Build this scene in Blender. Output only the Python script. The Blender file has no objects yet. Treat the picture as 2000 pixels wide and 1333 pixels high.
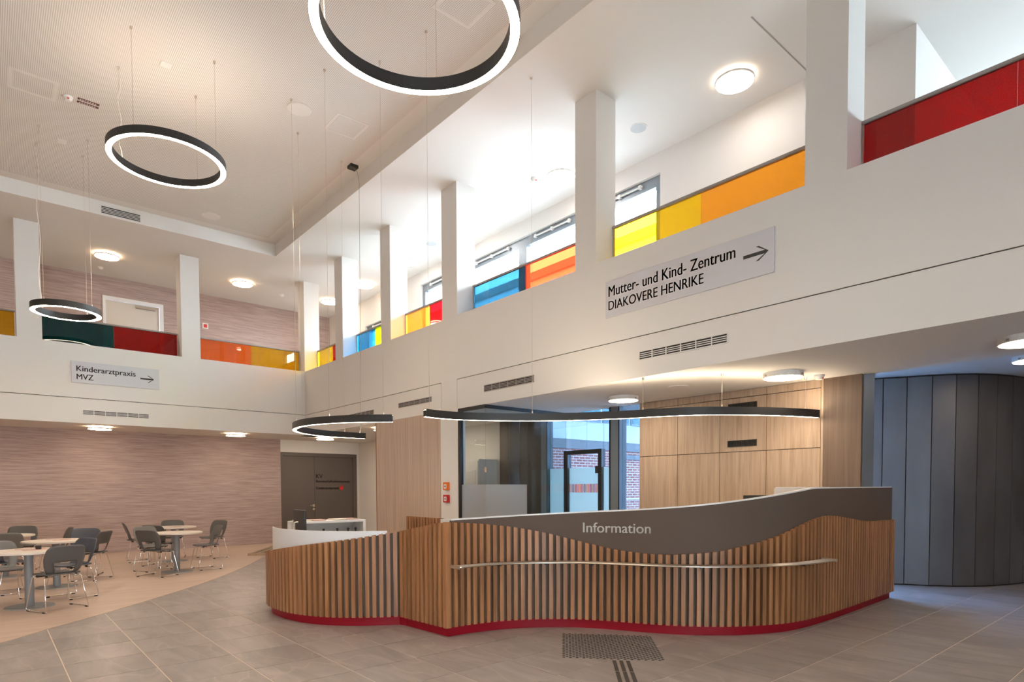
import bpy, bmesh, math, random
from mathutils import Vector, Matrix
random.seed(7)
sc = bpy.context.scene
COL = sc.collection

# ------------------------------------------------------------------ camera
YAW, TILT, ROLL = 0.863829, 0.0341860, -0.0041773
fw = Vector((-math.sin(YAW)*math.cos(TILT), math.cos(YAW)*math.cos(TILT), -math.sin(TILT)))
rt = fw.cross(Vector((0, 0, 1))).normalized()
up = rt.cross(fw)
r2 = rt*math.cos(ROLL) + up*math.sin(ROLL)
u2 = up*math.cos(ROLL) - rt*math.sin(ROLL)
cam = bpy.data.cameras.new('camera')
cam.sensor_width = 36.0
cam.lens = 36.0*1204.498/2000.0
cam.shift_y = (996.333-666.5)/2000.0
cam.clip_start = 0.05
cam.clip_end = 400
camo = bpy.data.objects.new('camera', cam)
COL.objects.link(camo)
camo.matrix_world = Matrix(((r2.x, u2.x, -fw.x, 15.69), (r2.y, u2.y, -fw.y, -6.376), (r2.z, u2.z, -fw.z, 1.5), (0, 0, 0, 1)))
sc.camera = camo

# ------------------------------------------------------------------ light of the place
SKY = 46.0            # overcast daylight
RING_E = 88.0        # pendants
UP_E = 28.0          # upward light of the rings
LINE_E = 24.0        # curved line pendants
DISC_E = 34.0         # ceiling discs
EXPO = 0.04
FILL_GLAZ = (-9.0, -6.2, 2.2)   # unseen glazing added behind the camera as fill light (y0, y1, top)
GRID = ((.61, -1.0, .004), (1.0, .40))
world = bpy.data.worlds.new('overcast_sky')
sc.world = world
world.use_nodes = True
bgn = world.node_tree.nodes['Background']
bgn.inputs['Color'].default_value = (0.80, 0.90, 1.0, 1)
bgn.inputs['Strength'].default_value = SKY
vs = sc.view_settings
vs.view_transform = 'Standard'
vs.look = 'None'
vs.exposure = EXPO
vs.gamma = 1.0
vs.use_curve_mapping = False
cy = sc.cycles
cy.max_bounces = 10
cy.diffuse_bounces = 4
cy.glossy_bounces = 4
cy.transmission_bounces = 6
cy.transparent_max_bounces = 16
cy.caustics_reflective = False
cy.caustics_refractive = False
cy.sample_clamp_indirect = 6.0
cy.use_denoising = True
cy.use_light_tree = False
cy.use_adaptive_sampling = True
cy.adaptive_threshold = 0.05

# ------------------------------------------------------------------ helpers
def link(o):
    COL.objects.link(o)
    return o

def mesh(name, verts, faces, mt=None, parent=None, smooth=False):
    me = bpy.data.meshes.new(name)
    me.from_pydata([tuple(v) for v in verts], [], faces)
    me.update()
    if smooth:
        me.polygons.foreach_set('use_smooth', [True]*len(me.polygons))
    if mt:
        me.materials.append(mt)
    o = link(bpy.data.objects.new(name, me))
    if parent:
        o.parent = parent
    return o

BF = [(0, 3, 2, 1), (4, 5, 6, 7), (0, 1, 5, 4), (1, 2, 6, 5), (2, 3, 7, 6), (3, 0, 4, 7)]
def boxv(x0, x1, y0, y1, z0, z1):
    return [(x0, y0, z0), (x1, y0, z0), (x1, y1, z0), (x0, y1, z0), (x0, y0, z1), (x1, y0, z1), (x1, y1, z1), (x0, y1, z1)]

class MB:
    """collects shapes into one mesh"""
    def __init__(self):
        self.v = []; self.f = []
    def add(self, vs_, fs_):
        n = len(self.v)
        self.v += [tuple(v) for v in vs_]
        self.f += [tuple(i+n for i in f) for f in fs_]
        return self
    def box(self, *a):
        return self.add(boxv(*a), BF)
    def cyl(self, c, r, z0, z1, n=24, r1=None):
        r1 = r if r1 is None else r1
        vs_ = [(c[0]+r*math.cos(2*math.pi*i/n), c[1]+r*math.sin(2*math.pi*i/n), z0) for i in range(n)]
        vs_ += [(c[0]+r1*math.cos(2*math.pi*i/n), c[1]+r1*math.sin(2*math.pi*i/n), z1) for i in range(n)]
        fs_ = [(i, (i+1) % n, n+(i+1) % n, n+i) for i in range(n)] + [tuple(range(n-1, -1, -1)), tuple(range(n, 2*n))]
        return self.add(vs_, fs_)
    def tube(self, pts, r, n=8, close=False):
        pts = [Vector(p) for p in pts]
        m = len(pts); vs_ = []; ref = None
        for i, p in enumerate(pts):
            a = pts[i-1] if (i > 0 or close) else p
            b = pts[(i+1) % m] if (i < m-1 or close) else p
            t = (b-a).normalized()
            if ref is None:
                ref = t.cross(Vector((0, 0, 1)))
                if ref.length < .1: ref = t.cross(Vector((1, 0, 0)))
            ref = (ref - t*ref.dot(t)).normalized()
            w = t.cross(ref)
            for k in range(n):
                a_ = 2*math.pi*k/n
                vs_.append(p + ref*(r*math.cos(a_)) + w*(r*math.sin(a_)))
        fs_ = []
        for i in range(m if close else m-1):
            j = (i+1) % m
            for k in range(n):
                l = (k+1) % n
                fs_.append((i*n+k, i*n+l, j*n+l, j*n+k))
        if not close:
            fs_ += [tuple(range(n-1, -1, -1)), tuple((m-1)*n+k for k in range(n))]
        return self.add(vs_, fs_)
    def strip(self, inner, outer, z0, z1, close=False):
        """wall between two plan polylines; z0/z1 numbers or lists"""
        m = len(inner)
        Z0 = z0 if isinstance(z0, (list, tuple)) else [z0]*m
        Z1 = z1 if isinstance(z1, (list, tuple)) else [z1]*m
        vs_ = []
        for i in range(m):
            a, b = inner[i], outer[i]
            vs_ += [(a[0], a[1], Z0[i]), (b[0], b[1], Z0[i]), (b[0], b[1], Z1[i]), (a[0], a[1], Z1[i])]
        fs_ = []
        for i in range(m if close else m-1):
            j = (i+1) % m
            for k in range(4):
                l = (k+1) % 4
                fs_.append((i*4+k, j*4+k, j*4+l, i*4+l))
        if not close:
            fs_ += [(0, 1, 2, 3), tuple((m-1)*4+k for k in (3, 2, 1, 0))]
        return self.add(vs_, fs_)
    def flat(self, inner, outer, z, close=False):
        """flat band between two plan polylines"""
        m = len(inner)
        vs_ = [(p[0], p[1], z) for p in inner]+[(p[0], p[1], z) for p in outer]
        return self.add(vs_, [(i, (i+1) % m, m+(i+1) % m, m+i) for i in range(m if close else m-1)])
    def build(self, name, mt, parent=None, smooth=False):
        o = mesh(name, self.v, self.f, mt, parent, smooth)
        bm = bmesh.new(); bm.from_mesh(o.data)
        bmesh.ops.recalc_face_normals(bm, faces=bm.faces)
        bm.to_mesh(o.data); bm.free()
        return o

def box(name, dims, mt, parent=None):
    return MB().box(*dims).build(name, mt, parent)

def bevel(o, w=.004, seg=2):
    m = o.modifiers.new('bevel', 'BEVEL'); m.width = w; m.segments = seg; m.limit_method = 'ANGLE'
    return o

def struct(o):
    o['kind'] = 'structure'
    return o

def tag(o, label, cat, group=None, kind=None):
    o['label'] = label; o['category'] = cat
    if group: o['group'] = group
    if kind: o['kind'] = kind
    return o

def thing(name, label, cat, loc=(0, 0, 0), rz=0, group=None):
    o = link(bpy.data.objects.new(name, None))
    o.location = loc; o.rotation_euler = (0, 0, rz); o.empty_display_size = .1
    return tag(o, label, cat, group)

def local(o, parent):
    """parent given; the mesh of o is in world space, the parent sits at parent.location without rotation"""
    o.parent = parent
    o.matrix_parent_inverse = Matrix.Translation(-Vector(parent.location))
    return o

def sub(o, part):
    """a sub-part that shares the space of its part"""
    o.parent = part; o.matrix_parent_inverse = Matrix.Identity(4)
    return o

def smooth_path(P, n=12):
    P = [Vector(p) for p in P]
    Q = [2*P[0]-P[1]] + P + [2*P[-1]-P[-2]]
    out = []
    for i in range(1, len(Q)-2):
        a, b, c, d = Q[i-1:i+3]
        for k in range(n):
            t = k/n
            out.append(.5*((2*b)+(c-a)*t+(2*a-5*b+4*c-d)*t*t+(3*b-a-3*c+d)*t**3))
    out.append(P[-1])
    return out

def offset_path(q, d):
    """plan polyline moved to the right of its direction by d"""
    out = []
    for i, p in enumerate(q):
        a = q[max(i-1, 0)]; b = q[min(i+1, len(q)-1)]
        t = (b-a).normalized()
        out.append(Vector((p.x+t.y*d, p.y-t.x*d)))
    return out

def arclen(q):
    s = [0]
    for a, b in zip(q, q[1:]): s.append(s[-1]+(b-a).length)
    return s

def interp(x, X, Y):
    if x <= X[0]: return Y[0]
    for i in range(1, len(X)):
        if x <= X[i]:
            t = (x-X[i-1])/(X[i]-X[i-1]); return Y[i-1]+(Y[i]-Y[i-1])*t
    return Y[-1]

def pchip(x, X, Y):
    """smooth interpolation through control heights"""
    if x <= X[0]: return Y[0]
    if x >= X[-1]: return Y[-1]
    i = max(k for k in range(len(X)) if X[k] <= x); i = min(i, len(X)-2)
    def m(k):
        if k == 0: return (Y[1]-Y[0])/(X[1]-X[0])
        if k == len(X)-1: return (Y[k]-Y[k-1])/(X[k]-X[k-1])
        return (Y[k+1]-Y[k-1])/(X[k+1]-X[k-1])
    h = X[i+1]-X[i]; t = (x-X[i])/h
    return (2*t**3-3*t**2+1)*Y[i]+(t**3-2*t**2+t)*h*m(i)+(-2*t**3+3*t**2)*Y[i+1]+(t**3-t**2)*h*m(i+1)

def text_mesh(txt, size, extrude=.002, weight=0.0, align='LEFT'):
    cu = bpy.data.curves.new('lettering', 'FONT')
    cu.body = txt; cu.size = size; cu.extrude = extrude; cu.offset = weight
    cu.align_x = align; cu.resolution_u = 4
    to = bpy.data.objects.new('lettering', cu); link(to)
    bpy.context.view_layer.update()
    me = bpy.data.meshes.new_from_object(to.evaluated_get(bpy.context.evaluated_depsgraph_get()))
    bpy.data.objects.remove(to); bpy.data.curves.remove(cu)
    return me

def lettering(name, txt, width, cap, fn, mt, parent, weight=0.0, extrude=.002, bold=.014):
    """flat lettering scaled to a width and cap height, each vertex placed by fn(u, v, w)"""
    me = text_mesh(txt, 1.0, extrude, weight)
    xs = [v.co.x for v in me.vertices]; x0, x1 = min(xs), max(xs)
    k = width/(x1-x0); kc = cap/.69
    if bold:      # heavier strokes: the same outline set again a hair to the side
        bm = bmesh.new(); bm.from_mesh(me)
        for s_ in (-bold, bold):
            geo = bmesh.ops.duplicate(bm, geom=bm.verts[:len(me.vertices)]+bm.edges[:len(me.edges)]+bm.faces[:len(me.polygons)])['geom']
            bmesh.ops.translate(bm, verts=[e for e in geo if isinstance(e, bmesh.types.BMVert)], vec=(s_, 0, 0))
        bm.to_mesh(me); bm.free()
    for v in me.vertices:
        v.co = Vector(fn((v.co.x-x0)*k, v.co.y*kc, v.co.z))
    me.materials.clear(); me.materials.append(mt)
    me.name = name
    o = link(bpy.data.objects.new(name, me))
    o.parent = parent
    return o

# ------------------------------------------------------------------ materials
def mat(name, col, rough=.5, metal=0.0, spec=None):
    m = bpy.data.materials.new(name); m.use_nodes = True
    b = m.node_tree.nodes['Principled BSDF']
    b.inputs['Base Color'].default_value = (*col, 1)
    b.inputs['Roughness'].default_value = rough
    b.inputs['Metallic'].default_value = metal
    if spec is not None: b.inputs['Specular IOR Level'].default_value = spec
    return m

def N(m, t, **kw):
    n = m.node_tree.nodes.new(t)
    for k, v in kw.items(): setattr(n, k, v)
    return n

def L(m, a, b):
    m.node_tree.links.new(a, b)

def noise_mix(m, c1, c2, scale, detail=4, lo=.35, hi=.65, rnd=0.0, bump=0.0, distortion=0.0, coord='Object', rough=.5):
    """base colour between two tones by a stretched noise, with per object variation"""
    b = m.node_tree.nodes['Principled BSDF']
    tc = N(m, 'ShaderNodeTexCoord'); mp = N(m, 'ShaderNodeMapping')
    mp.inputs['Scale'].default_value = scale
    L(m, tc.outputs[coord], mp.inputs['Vector'])
    nz = N(m, 'ShaderNodeTexNoise'); nz.inputs['Scale'].default_value = 1.0
    nz.inputs['Detail'].default_value = detail; nz.inputs['Distortion'].default_value = distortion
    nz.inputs['Roughness'].default_value = rough
    oi = N(m, 'ShaderNodeObjectInfo')
    if rnd:
        ad = N(m, 'ShaderNodeVectorMath', operation='ADD')
        ml = N(m, 'ShaderNodeMath', operation='MULTIPLY'); ml.inputs[1].default_value = 37.0
        L(m, oi.outputs['Random'], ml.inputs[0])
        L(m, mp.outputs[0], ad.inputs[0]); L(m, ml.outputs[0], ad.inputs[1])
        L(m, ad.outputs[0], nz.inputs['Vector'])
    else:
        L(m, mp.outputs[0], nz.inputs['Vector'])
    cr = N(m, 'ShaderNodeValToRGB')
    cr.color_ramp.elements[0].position = lo; cr.color_ramp.elements[0].color = (*c1, 1)
    cr.color_ramp.elements[1].position = hi; cr.color_ramp.elements[1].color = (*c2, 1)
    L(m, nz.outputs['Fac'], cr.inputs['Fac'])
    out = cr.outputs['Color']
    if rnd:
        hs = N(m, 'ShaderNodeHueSaturation')
        mr = N(m, 'ShaderNodeMapRange')
        mr.inputs['To Min'].default_value = 1-rnd; mr.inputs['To Max'].default_value = 1+rnd
        L(m, oi.outputs['Random'], mr.inputs['Value'])
        L(m, mr.outputs[0], hs.inputs['Value']); L(m, out, hs.inputs['Color'])
        out = hs.outputs['Color']
    L(m, out, b.inputs['Base Color'])
    if bump:
        bp = N(m, 'ShaderNodeBump'); bp.inputs['Strength'].default_value = bump; bp.inputs['Distance'].default_value = .002
        L(m, nz.outputs['Fac'], bp.inputs['Height']); L(m, bp.outputs[0], b.inputs['Normal'])
    return m

def emit(name, col, strength):
    m = bpy.data.materials.new(name); m.use_nodes = True
    nt = m.node_tree; nt.nodes.remove(nt.nodes['Principled BSDF'])
    e = nt.nodes.new('ShaderNodeEmission'); e.inputs[0].default_value = (*col, 1); e.inputs[1].default_value = strength
    nt.links.new(e.outputs[0], nt.nodes['Material Output'].inputs[0])
    return m

def thin_glass(name, tint, refl=.04, rough=.0, haze=0.0, hazecol=(.8, .85, .9)):
    """thin pane: tinted see-through plus a fresnel reflection, optional frosting"""
    m = bpy.data.materials.new(name); m.use_nodes = True
    nt = m.node_tree; nt.nodes.remove(nt.nodes['Principled BSDF'])
    tr = nt.nodes.new('ShaderNodeBsdfTransparent'); tr.inputs[0].default_value = (*tint, 1)
    gl = nt.nodes.new('ShaderNodeBsdfGlossy'); gl.inputs['Roughness'].default_value = rough
    fr = nt.nodes.new('ShaderNodeFresnel'); 
    geo = nt.nodes.new('ShaderNodeNewGeometry'); ma = nt.nodes.new('ShaderNodeMath'); ma.operation = 'MULTIPLY_ADD'   # same reflectance from both faces of the pane
    ma.inputs[1].default_value = 1/1.45-1.45; ma.inputs[2].default_value = 1.45
    nt.links.new(geo.outputs['Backfacing'], ma.inputs[0]); nt.links.new(ma.outputs[0], fr.inputs[0])
    mx = nt.nodes.new('ShaderNodeMixShader')
    src = tr.outputs[0]
    if haze:
        df = nt.nodes.new('ShaderNodeBsdfDiffuse'); df.inputs[0].default_value = (*hazecol, 1)
        tl = nt.nodes.new('ShaderNodeBsdfTranslucent'); tl.inputs[0].default_value = (*hazecol, 1)
        m1 = nt.nodes.new('ShaderNodeMixShader'); m1.inputs[0].default_value = .55
        nt.links.new(df.outputs[0], m1.inputs[1]); nt.links.new(tl.outputs[0], m1.inputs[2])
        m2 = nt.nodes.new('ShaderNodeMixShader'); m2.inputs[0].default_value = haze
        nt.links.new(tr.outputs[0], m2.inputs[1]); nt.links.new(m1.outputs[0], m2.inputs[2])
        src = m2.outputs[0]
    nt.links.new(fr.outputs[0], mx.inputs[0])
    nt.links.new(src, mx.inputs[1]); nt.links.new(gl.outputs[0], mx.inputs[2])
    nt.links.new(mx.outputs[0], nt.nodes['Material Output'].inputs[0])
    return m

def plaster(name, col, rough=.85):
    m = mat(name, col, rough)
    m.node_tree.nodes['Principled BSDF'].inputs['Specular IOR Level'].default_value = .25
    return m

M = {}
M['white'] = plaster('white_paint', (.80, .775, .745))
M['ceiling'] = plaster('ceiling_paint', (.80, .775, .745))
M['gap'] = mat('shadow_gap', (.10, .095, .09), .9)
M['wallpaper'] = noise_mix(mat('striped_wallpaper', (.5, .4, .35), .8), (.30, .215, .195), (.52, .40, .372), (1.6, 1.6, 95), 5, .36, .63, rough=.66)
M['oak_slat'] = noise_mix(mat('oak_slat', (.4, .2, .1), .45), (.25, .105, .041), (.41, .192, .082), (26, 26, 1.6), 4, .3, .7, rnd=.16, bump=.1)
M['oak_panel'] = noise_mix(mat('light_oak_panel', (.6, .45, .3), .5), (.40, .275, .185), (.575, .43, .31), (22, 22, 1.1), 5, .3, .68, rnd=.04, distortion=.6, rough=.6)
M['oak_dark_unlit'] = noise_mix(mat('unlit_dark_oak_panel', (.5, .35, .25), .5), (.125, .080, .055), (.19, .127, .090), (30, 30, .7), 5, .3, .7, rnd=.03, rough=.6)  # darker oak, tone lowered further because the pendant light misses it
M['oak_rose'] = noise_mix(mat('rose_oak_panel', (.5, .35, .25), .5), (.45, .325, .25), (.62, .475, .38), (30, 30, .7), 5, .3, .7, rnd=.03, rough=.6)
M['tile'] = noise_mix(mat('stone_tile', (.3, .26, .23), .34), (.25, .222, .212), (.41, .372, .358), (1.1, 3.6, 1), 9, .28, .74, rnd=.07, distortion=1.3, rough=.62)
def add_veins(m, col):
    nt = m.node_tree; b = nt.nodes['Principled BSDF']
    src = b.inputs['Base Color'].links[0].from_socket
    nz = [n for n in nt.nodes if n.type == 'TEX_NOISE'][0]
    n2 = N(m, 'ShaderNodeTexNoise'); n2.inputs['Scale'].default_value = .55; n2.inputs['Detail'].default_value = 2; n2.inputs['Distortion'].default_value = .1
    L(m, nz.inputs['Vector'].links[0].from_socket, n2.inputs['Vector'])
    sb = N(m, 'ShaderNodeMath', operation='SUBTRACT'); sb.inputs[1].default_value = .5
    ab = N(m, 'ShaderNodeMath', operation='ABSOLUTE')
    mr = N(m, 'ShaderNodeMapRange'); mr.inputs['From Min'].default_value = 0; mr.inputs['From Max'].default_value = .012; mr.inputs['To Min'].default_value = .32; mr.inputs['To Max'].default_value = 0
    mx = N(m, 'ShaderNodeMix', data_type='RGBA'); mx.inputs['B'].default_value = (*col, 1)
    L(m, n2.outputs['Fac'], sb.inputs[0]); L(m, sb.outputs[0], ab.inputs[0]); L(m, ab.outputs[0], mr.inputs['Value'])
    L(m, mr.outputs[0], mx.inputs['Factor']); L(m, src, mx.inputs['A']); L(m, mx.outputs['Result'], b.inputs['Base Color'])
add_veins(M['tile'], (.55, .47, .41))
M['grout'] = mat('grout', (.80, .69, .60), .8)
M['wood_floor'] = noise_mix(mat('wood_floor', (.6, .45, .37), .42), (.47, .345, .275), (.63, .49, .405), (14, .9, 1), 5, .25, .75, rough=.6)
M['taupe'] = mat('taupe_laminate', (.112, .080, .063), .65, spec=.18)
M['white_gloss'] = mat('white_laminate', (.80, .80, .82), .35)
M['red'] = mat('red_laminate', (.27, .004, .013), .5, spec=.2)
M['steel'] = mat('brushed_steel', (.72, .66, .58), .28, 1.0)
M['chrome'] = mat('chrome', (.82, .80, .78), .12, 1.0)
M['black'] = mat('black_metal', (.018, .017, .017), .45)
M['black_matt'] = mat('black_matt', (.012, .012, .012), .7)
M['frame_grey'] = mat('grey_aluminium', (.22, .25, .28), .4, .3)
M['panel_metal'] = noise_mix(mat('bronze_grey_panel', (.1, .1, .1), .45, .2), (.095, .086, .081), (.125, .114, .108), (2, 2, .8), 3)
M['door_grey'] = mat('taupe_door', (.122, .099, .087), .5)
M['door_white'] = mat('cream_door', (.66, .60, .54), .5)
M['shell'] = mat('grey_chair_plastic', (.105, .098, .092), .5)
M['shell_blue'] = mat('blue_grey_chair_plastic', (.068, .075, .098), .5)
M['shell_light'] = mat('light_grey_chair_plastic', (.185, .178, .168), .5)
M['table_top'] = mat('cream_table_top', (.78, .70, .62), .4)
M['table_leg'] = mat('silver_table_leg', (.27, .275, .28), .5, .2)
M['rubber'] = mat('black_rubber', (.015, .015, .015), .8)
M['sign'] = mat('sign_plate', (.66, .66, .70), .5)
M['ink'] = mat('sign_ink', (.035, .033, .036), .6)
M['letter_white'] = mat('white_letter', (.85, .83, .80), .5)
M['plastic_white'] = mat('white_plastic', (.80, .79, .77), .4)
M['vent_dark'] = mat('vent_dark', (.03, .028, .026), .8)
M['vent_grey'] = mat('vent_grey', (.34, .31, .29), .5)
M['paper_a'] = mat('pink_paper', (.62, .42, .38), .7)
M['paper_b'] = mat('cream_paper', (.78, .72, .64), .7)
M['orange'] = mat('orange_plastic', (.80, .17, .01), .4)
M['fire_red'] = mat('red_plastic', (.50, .012, .015), .4)
M['ring_glow'] = emit('ring_diffuser', (1.0, .81, .60), RING_E)
M['up_glow'] = emit('ring_uplight', (1.0, .80, .60), UP_E)
M['line_up'] = emit('line_uplight', (1.0, .80, .56), LINE_E*1.5)
M['line_glow'] = emit('line_diffuser', (1.0, .82, .60), LINE_E)
M['disc_glow'] = emit('disc_diffuser', (1.0, .82, .62), DISC_E)
M['disc_neutral'] = emit('neutral_disc_diffuser', (1.0, .92, .84), DISC_E*.8)
M['halo_neutral'] = emit('neutral_disc_backlight', (1.0, .80, .62), DISC_E*.5)
M['halo_glow'] = emit('disc_backlight', (1.0, .68, .40), DISC_E*1.0)
M['glass'] = thin_glass('clear_glass', (.93, .96, .96))
M['glass_solar'] = thin_glass('solar_glass', (.42, .53, .66))
M['glass_blue'] = thin_glass('blue_tinted_glass', (.46, .66, .93))
M['glass_box'] = thin_glass('office_glass', (.88, .92, .92))
M['frost'] = thin_glass('frosted_film', (.9, .95, .97), haze=.72, hazecol=(.72, .74, .76))
M['frost_blue'] = thin_glass('frosted_facade_film', (.85, .95, 1.0), haze=.85, hazecol=(.30, .43, .50))
for nm, c in dict(yellow=(.98, .76, .10), orange=(.98, .55, .16), red=(.62, .03, .045), teal=(.04, .36, .44), blue=(.10, .42, .62), lime=(.74, .80, .03), ochre=(.88, .66, .06), teal_light=(.085, .19, .25), orange_deep=(.98, .185, .095), amber=(.98, .60, .14), red_dense=(.42, .03, .035), dark_teal=(.02, .20, .22), deep_red=(.52, .02, .02), orange_red=(.96, .40, .09)).items():
    M['cg_'+nm] = thin_glass(nm+'_glass', c, haze=.16, hazecol=c)
def perforated():
    m = plaster('perforated_ceiling', (.80, .775, .745))
    b = m.node_tree.nodes['Principled BSDF']
    tc = N(m, 'ShaderNodeTexCoord')
    sp = N(m, 'ShaderNodeVectorMath', operation='SCALE'); sp.inputs['Scale'].default_value = 1/.0215
    fr = N(m, 'ShaderNodeVectorMath', operation='FRACTION')
    sb = N(m, 'ShaderNodeVectorMath', operation='SUBTRACT'); sb.inputs[1].default_value = (.5, .5, 0)
    mu = N(m, 'ShaderNodeVectorMath', operation='MULTIPLY'); mu.inputs[1].default_value = (1, 1, 0)
    ln = N(m, 'ShaderNodeVectorMath', operation='LENGTH')
    lt = N(m, 'ShaderNodeMath', operation='LESS_THAN'); lt.inputs[1].default_value = .21
    mx = N(m, 'ShaderNodeMix', data_type='RGBA')
    mx.inputs['A'].default_value = (.80, .775, .745, 1); mx.inputs['B'].default_value = (.16, .14, .12, 1)
    L(m, tc.outputs['Object'], sp.inputs[0]); L(m, sp.outputs[0], fr.inputs[0]); L(m, fr.outputs[0], sb.inputs[0])
    L(m, sb.outputs[0], mu.inputs[0]); L(m, mu.outputs[0], ln.inputs[0]); L(m, ln.outputs['Value'], lt.inputs[0])
    L(m, lt.outputs[0], mx.inputs['Factor']); L(m, mx.outputs['Result'], b.inputs['Base Color'])
    return m
M['perforated'] = perforated()
def brickwork():
    m = mat('red_brick', (.35, .12, .1), .85)
    b = m.node_tree.nodes['Principled BSDF']
    tc = N(m, 'ShaderNodeTexCoord'); se = N(m, 'ShaderNodeSeparateXYZ'); co = N(m, 'ShaderNodeCombineXYZ')
    ad = N(m, 'ShaderNodeMath', operation='ADD')
    L(m, tc.outputs['Object'], se.inputs[0]); L(m, se.outputs['X'], ad.inputs[0]); L(m, se.outputs['Y'], ad.inputs[1])
    L(m, ad.outputs[0], co.inputs['X']); L(m, se.outputs['Z'], co.inputs['Y'])
    br = N(m, 'ShaderNodeTexBrick'); br.inputs['Scale'].default_value = 1
    br.inputs['Color1'].default_value = (.30, .085, .07, 1); br.inputs['Color2'].default_value = (.40, .14, .11, 1); br.inputs['Mortar'].default_value = (.62, .58, .55, 1)
    br.inputs['Brick Width'].default_value = .26; br.inputs['Row Height'].default_value = .083; br.inputs['Mortar Size'].default_value = .012
    L(m, co.outputs[0], br.inputs['Vector']); L(m, br.outputs['Color'], b.inputs['Base Color'])
    return m
M['brick'] = brickwork()
M['ext_white'] = mat('pale_render', (.70, .72, .74), .8)
M['ext_grey'] = mat('grey_cladding', (.20, .20, .20), .7)
M['ext_glass'] = mat('facade_glass', (.10, .20, .22), .15)
M['paving'] = mat('courtyard_paving', (.33, .33, .33), .8)
# ------------------------------------------------------------------ the building
ZF, ZJ, ZS, SILL, ZC, ZP, YW = 2.91, 3.425, 4.10, 4.55, 6.865, 7.135, 1.95
XR, YF, XB, XBU = 20.5, -11.5, -1.75, -2.815

# floor: tiles on a grout bed, a wood-look floor laid over them in the seating corner
floor = struct(box('floor', (-3.0, XR, YF, 8.0, -.25, -.003), M['grout']))
EDGE = [(11.2, -11.5), (10.0, -9.2), (8.9, -7.5), (7.83, -6.3), (7.39, -5.898), (6.785, -5.301), (6.06, -4.66), (5.36, -4.07), (4.398, -3.337), (3.151, -2.528), (1.309, -1.508), (-.3, -.75), (XB, -.1)]
edge = smooth_path([(a, b) for a, b in EDGE], 6)
WPOLY = [(p.x, p.y) for p in edge] + [(XB, YF)]
def inside(x, y, poly):
    c = False; j = len(poly)-1
    for i in range(len(poly)):
        a, b = poly[i], poly[j]
        if (a[1] > y) != (b[1] > y) and x < (b[0]-a[0])*(y-a[1])/(b[1]-a[1])+a[0]: c = not c
        j = i
    return c
nW = len(WPOLY)
wf = mesh('floor_seating', [(x, y, -.002) for x, y in WPOLY]+[(x, y, .004) for x, y in WPOLY],
          [tuple(range(nW, 2*nW)), tuple(range(nW-1, -1, -1))]+[(i, (i+1) % nW, nW+(i+1) % nW, nW+i) for i in range(nW)], M['wood_floor'])
struct(wf)
camp = Vector((15.69, -6.376, 1.5))
def pix(p):
    d = Vector(p)-camp
    z = d.dot(fw)
    if z < .2: return None
    return 1000+1204.5*d.dot(r2)/z, 996.33-1204.5*d.dot(u2)/z
T = .6; g = .0045
tme = None; near = []; rest = MB()
for i in range(-20, 19):
    for j in range(-10, 24):
        x0, y0 = 9.8+i*T, -5.9+j*T
        cx, cy_ = x0+T/2, y0+T/2
        if cx > XR or cx < -2.2 or cy_ < YF or cy_ > 7.9: continue
        if all(inside(x0+a*T, y0+b*T, WPOLY) for a in (0, .5, 1) for b in (0, .5, 1)): continue
        if cy_ > 1.95 and cx < 11.9: continue
        q = [pix((x0+a*T, y0+b*T, 0)) for a in (0, 1) for b in (0, 1)]
        seen = any(k and -5 < k[0] < 2005 and k[1] < 1338 for k in q)
        if cx < 3.7 and cy_ > -.4: seen = False
        if seen: near.append(((Vector((cx, cy_, 0))-camp).length, cx, cy_))
        else: rest.box(x0+g, x0+T-g, y0+g, y0+T-g, -.012, 0)
near.sort()
tb = MB().box(-T/2+g, T/2-g, -T/2+g, T/2-g, -.012, 0)
for k, (d_, cx, cy_) in enumerate(near):
    if k >= 295:
        rest.box(cx-T/2+g, cx+T/2-g, cy_-T/2+g, cy_+T/2-g, -.012, 0); continue
    if tme is None:
        o = tb.build('tile', M['tile'], floor); tme = o.data
    else:
        o = link(bpy.data.objects.new('tile', tme)); o.parent = floor
    o.location = (cx, cy_, 0)
    o.rotation_euler.z = random.choice((0, math.pi))
rt_ = rest.build('distant_tiles', M['tile'], floor); rt_['kind'] = 'stuff'

# gallery parapets with their service panels and columns
wr = struct(box('wall_right', (0, XR, 0, .40, ZJ+.012, SILL), M['white']))
box('parapet_core', (.02, XR, .02, .40, ZF+.02, ZJ+.012), M['gap'], wr)
box('service_panel', (.004, 6.245, 0, .02, ZF, ZJ), M['white'], wr)
box('fixed_panel', (6.257, 6.748, 0, .02, ZF, ZJ+.012), M['white'], wr)
box('service_panel', (6.756, XR, 0, .02, ZF, ZJ), M['white'], wr)
for a, b in ((-.40, 0), (1.839, 2.238), (4.039, 4.443), (6.30, 6.769), (9.613, 10.0), (12.80, 13.20), (17.2, 17.6)):
    box('column', (a, b, 0, .40, SILL if a >= 0 else ZF, ZC), M['white'], wr)
wl = struct(box('wall_left', (-.40, 0, YF, 0, ZJ+.012, SILL), M['white']))
box('parapet_core', (-.40, -.02, YF, -.0, ZF+.02, ZJ+.012), M['gap'], wl)
box('service_panel', (-.02, 0, YF, -.004, ZF, ZJ), M['white'], wl)
for a, b in ((-9.2, -8.8), (-5.817, -5.415), (-2.871, -2.478)):
    box('column', (-.40, 0, a, b, SILL, ZC), M['white'], wl)

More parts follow.
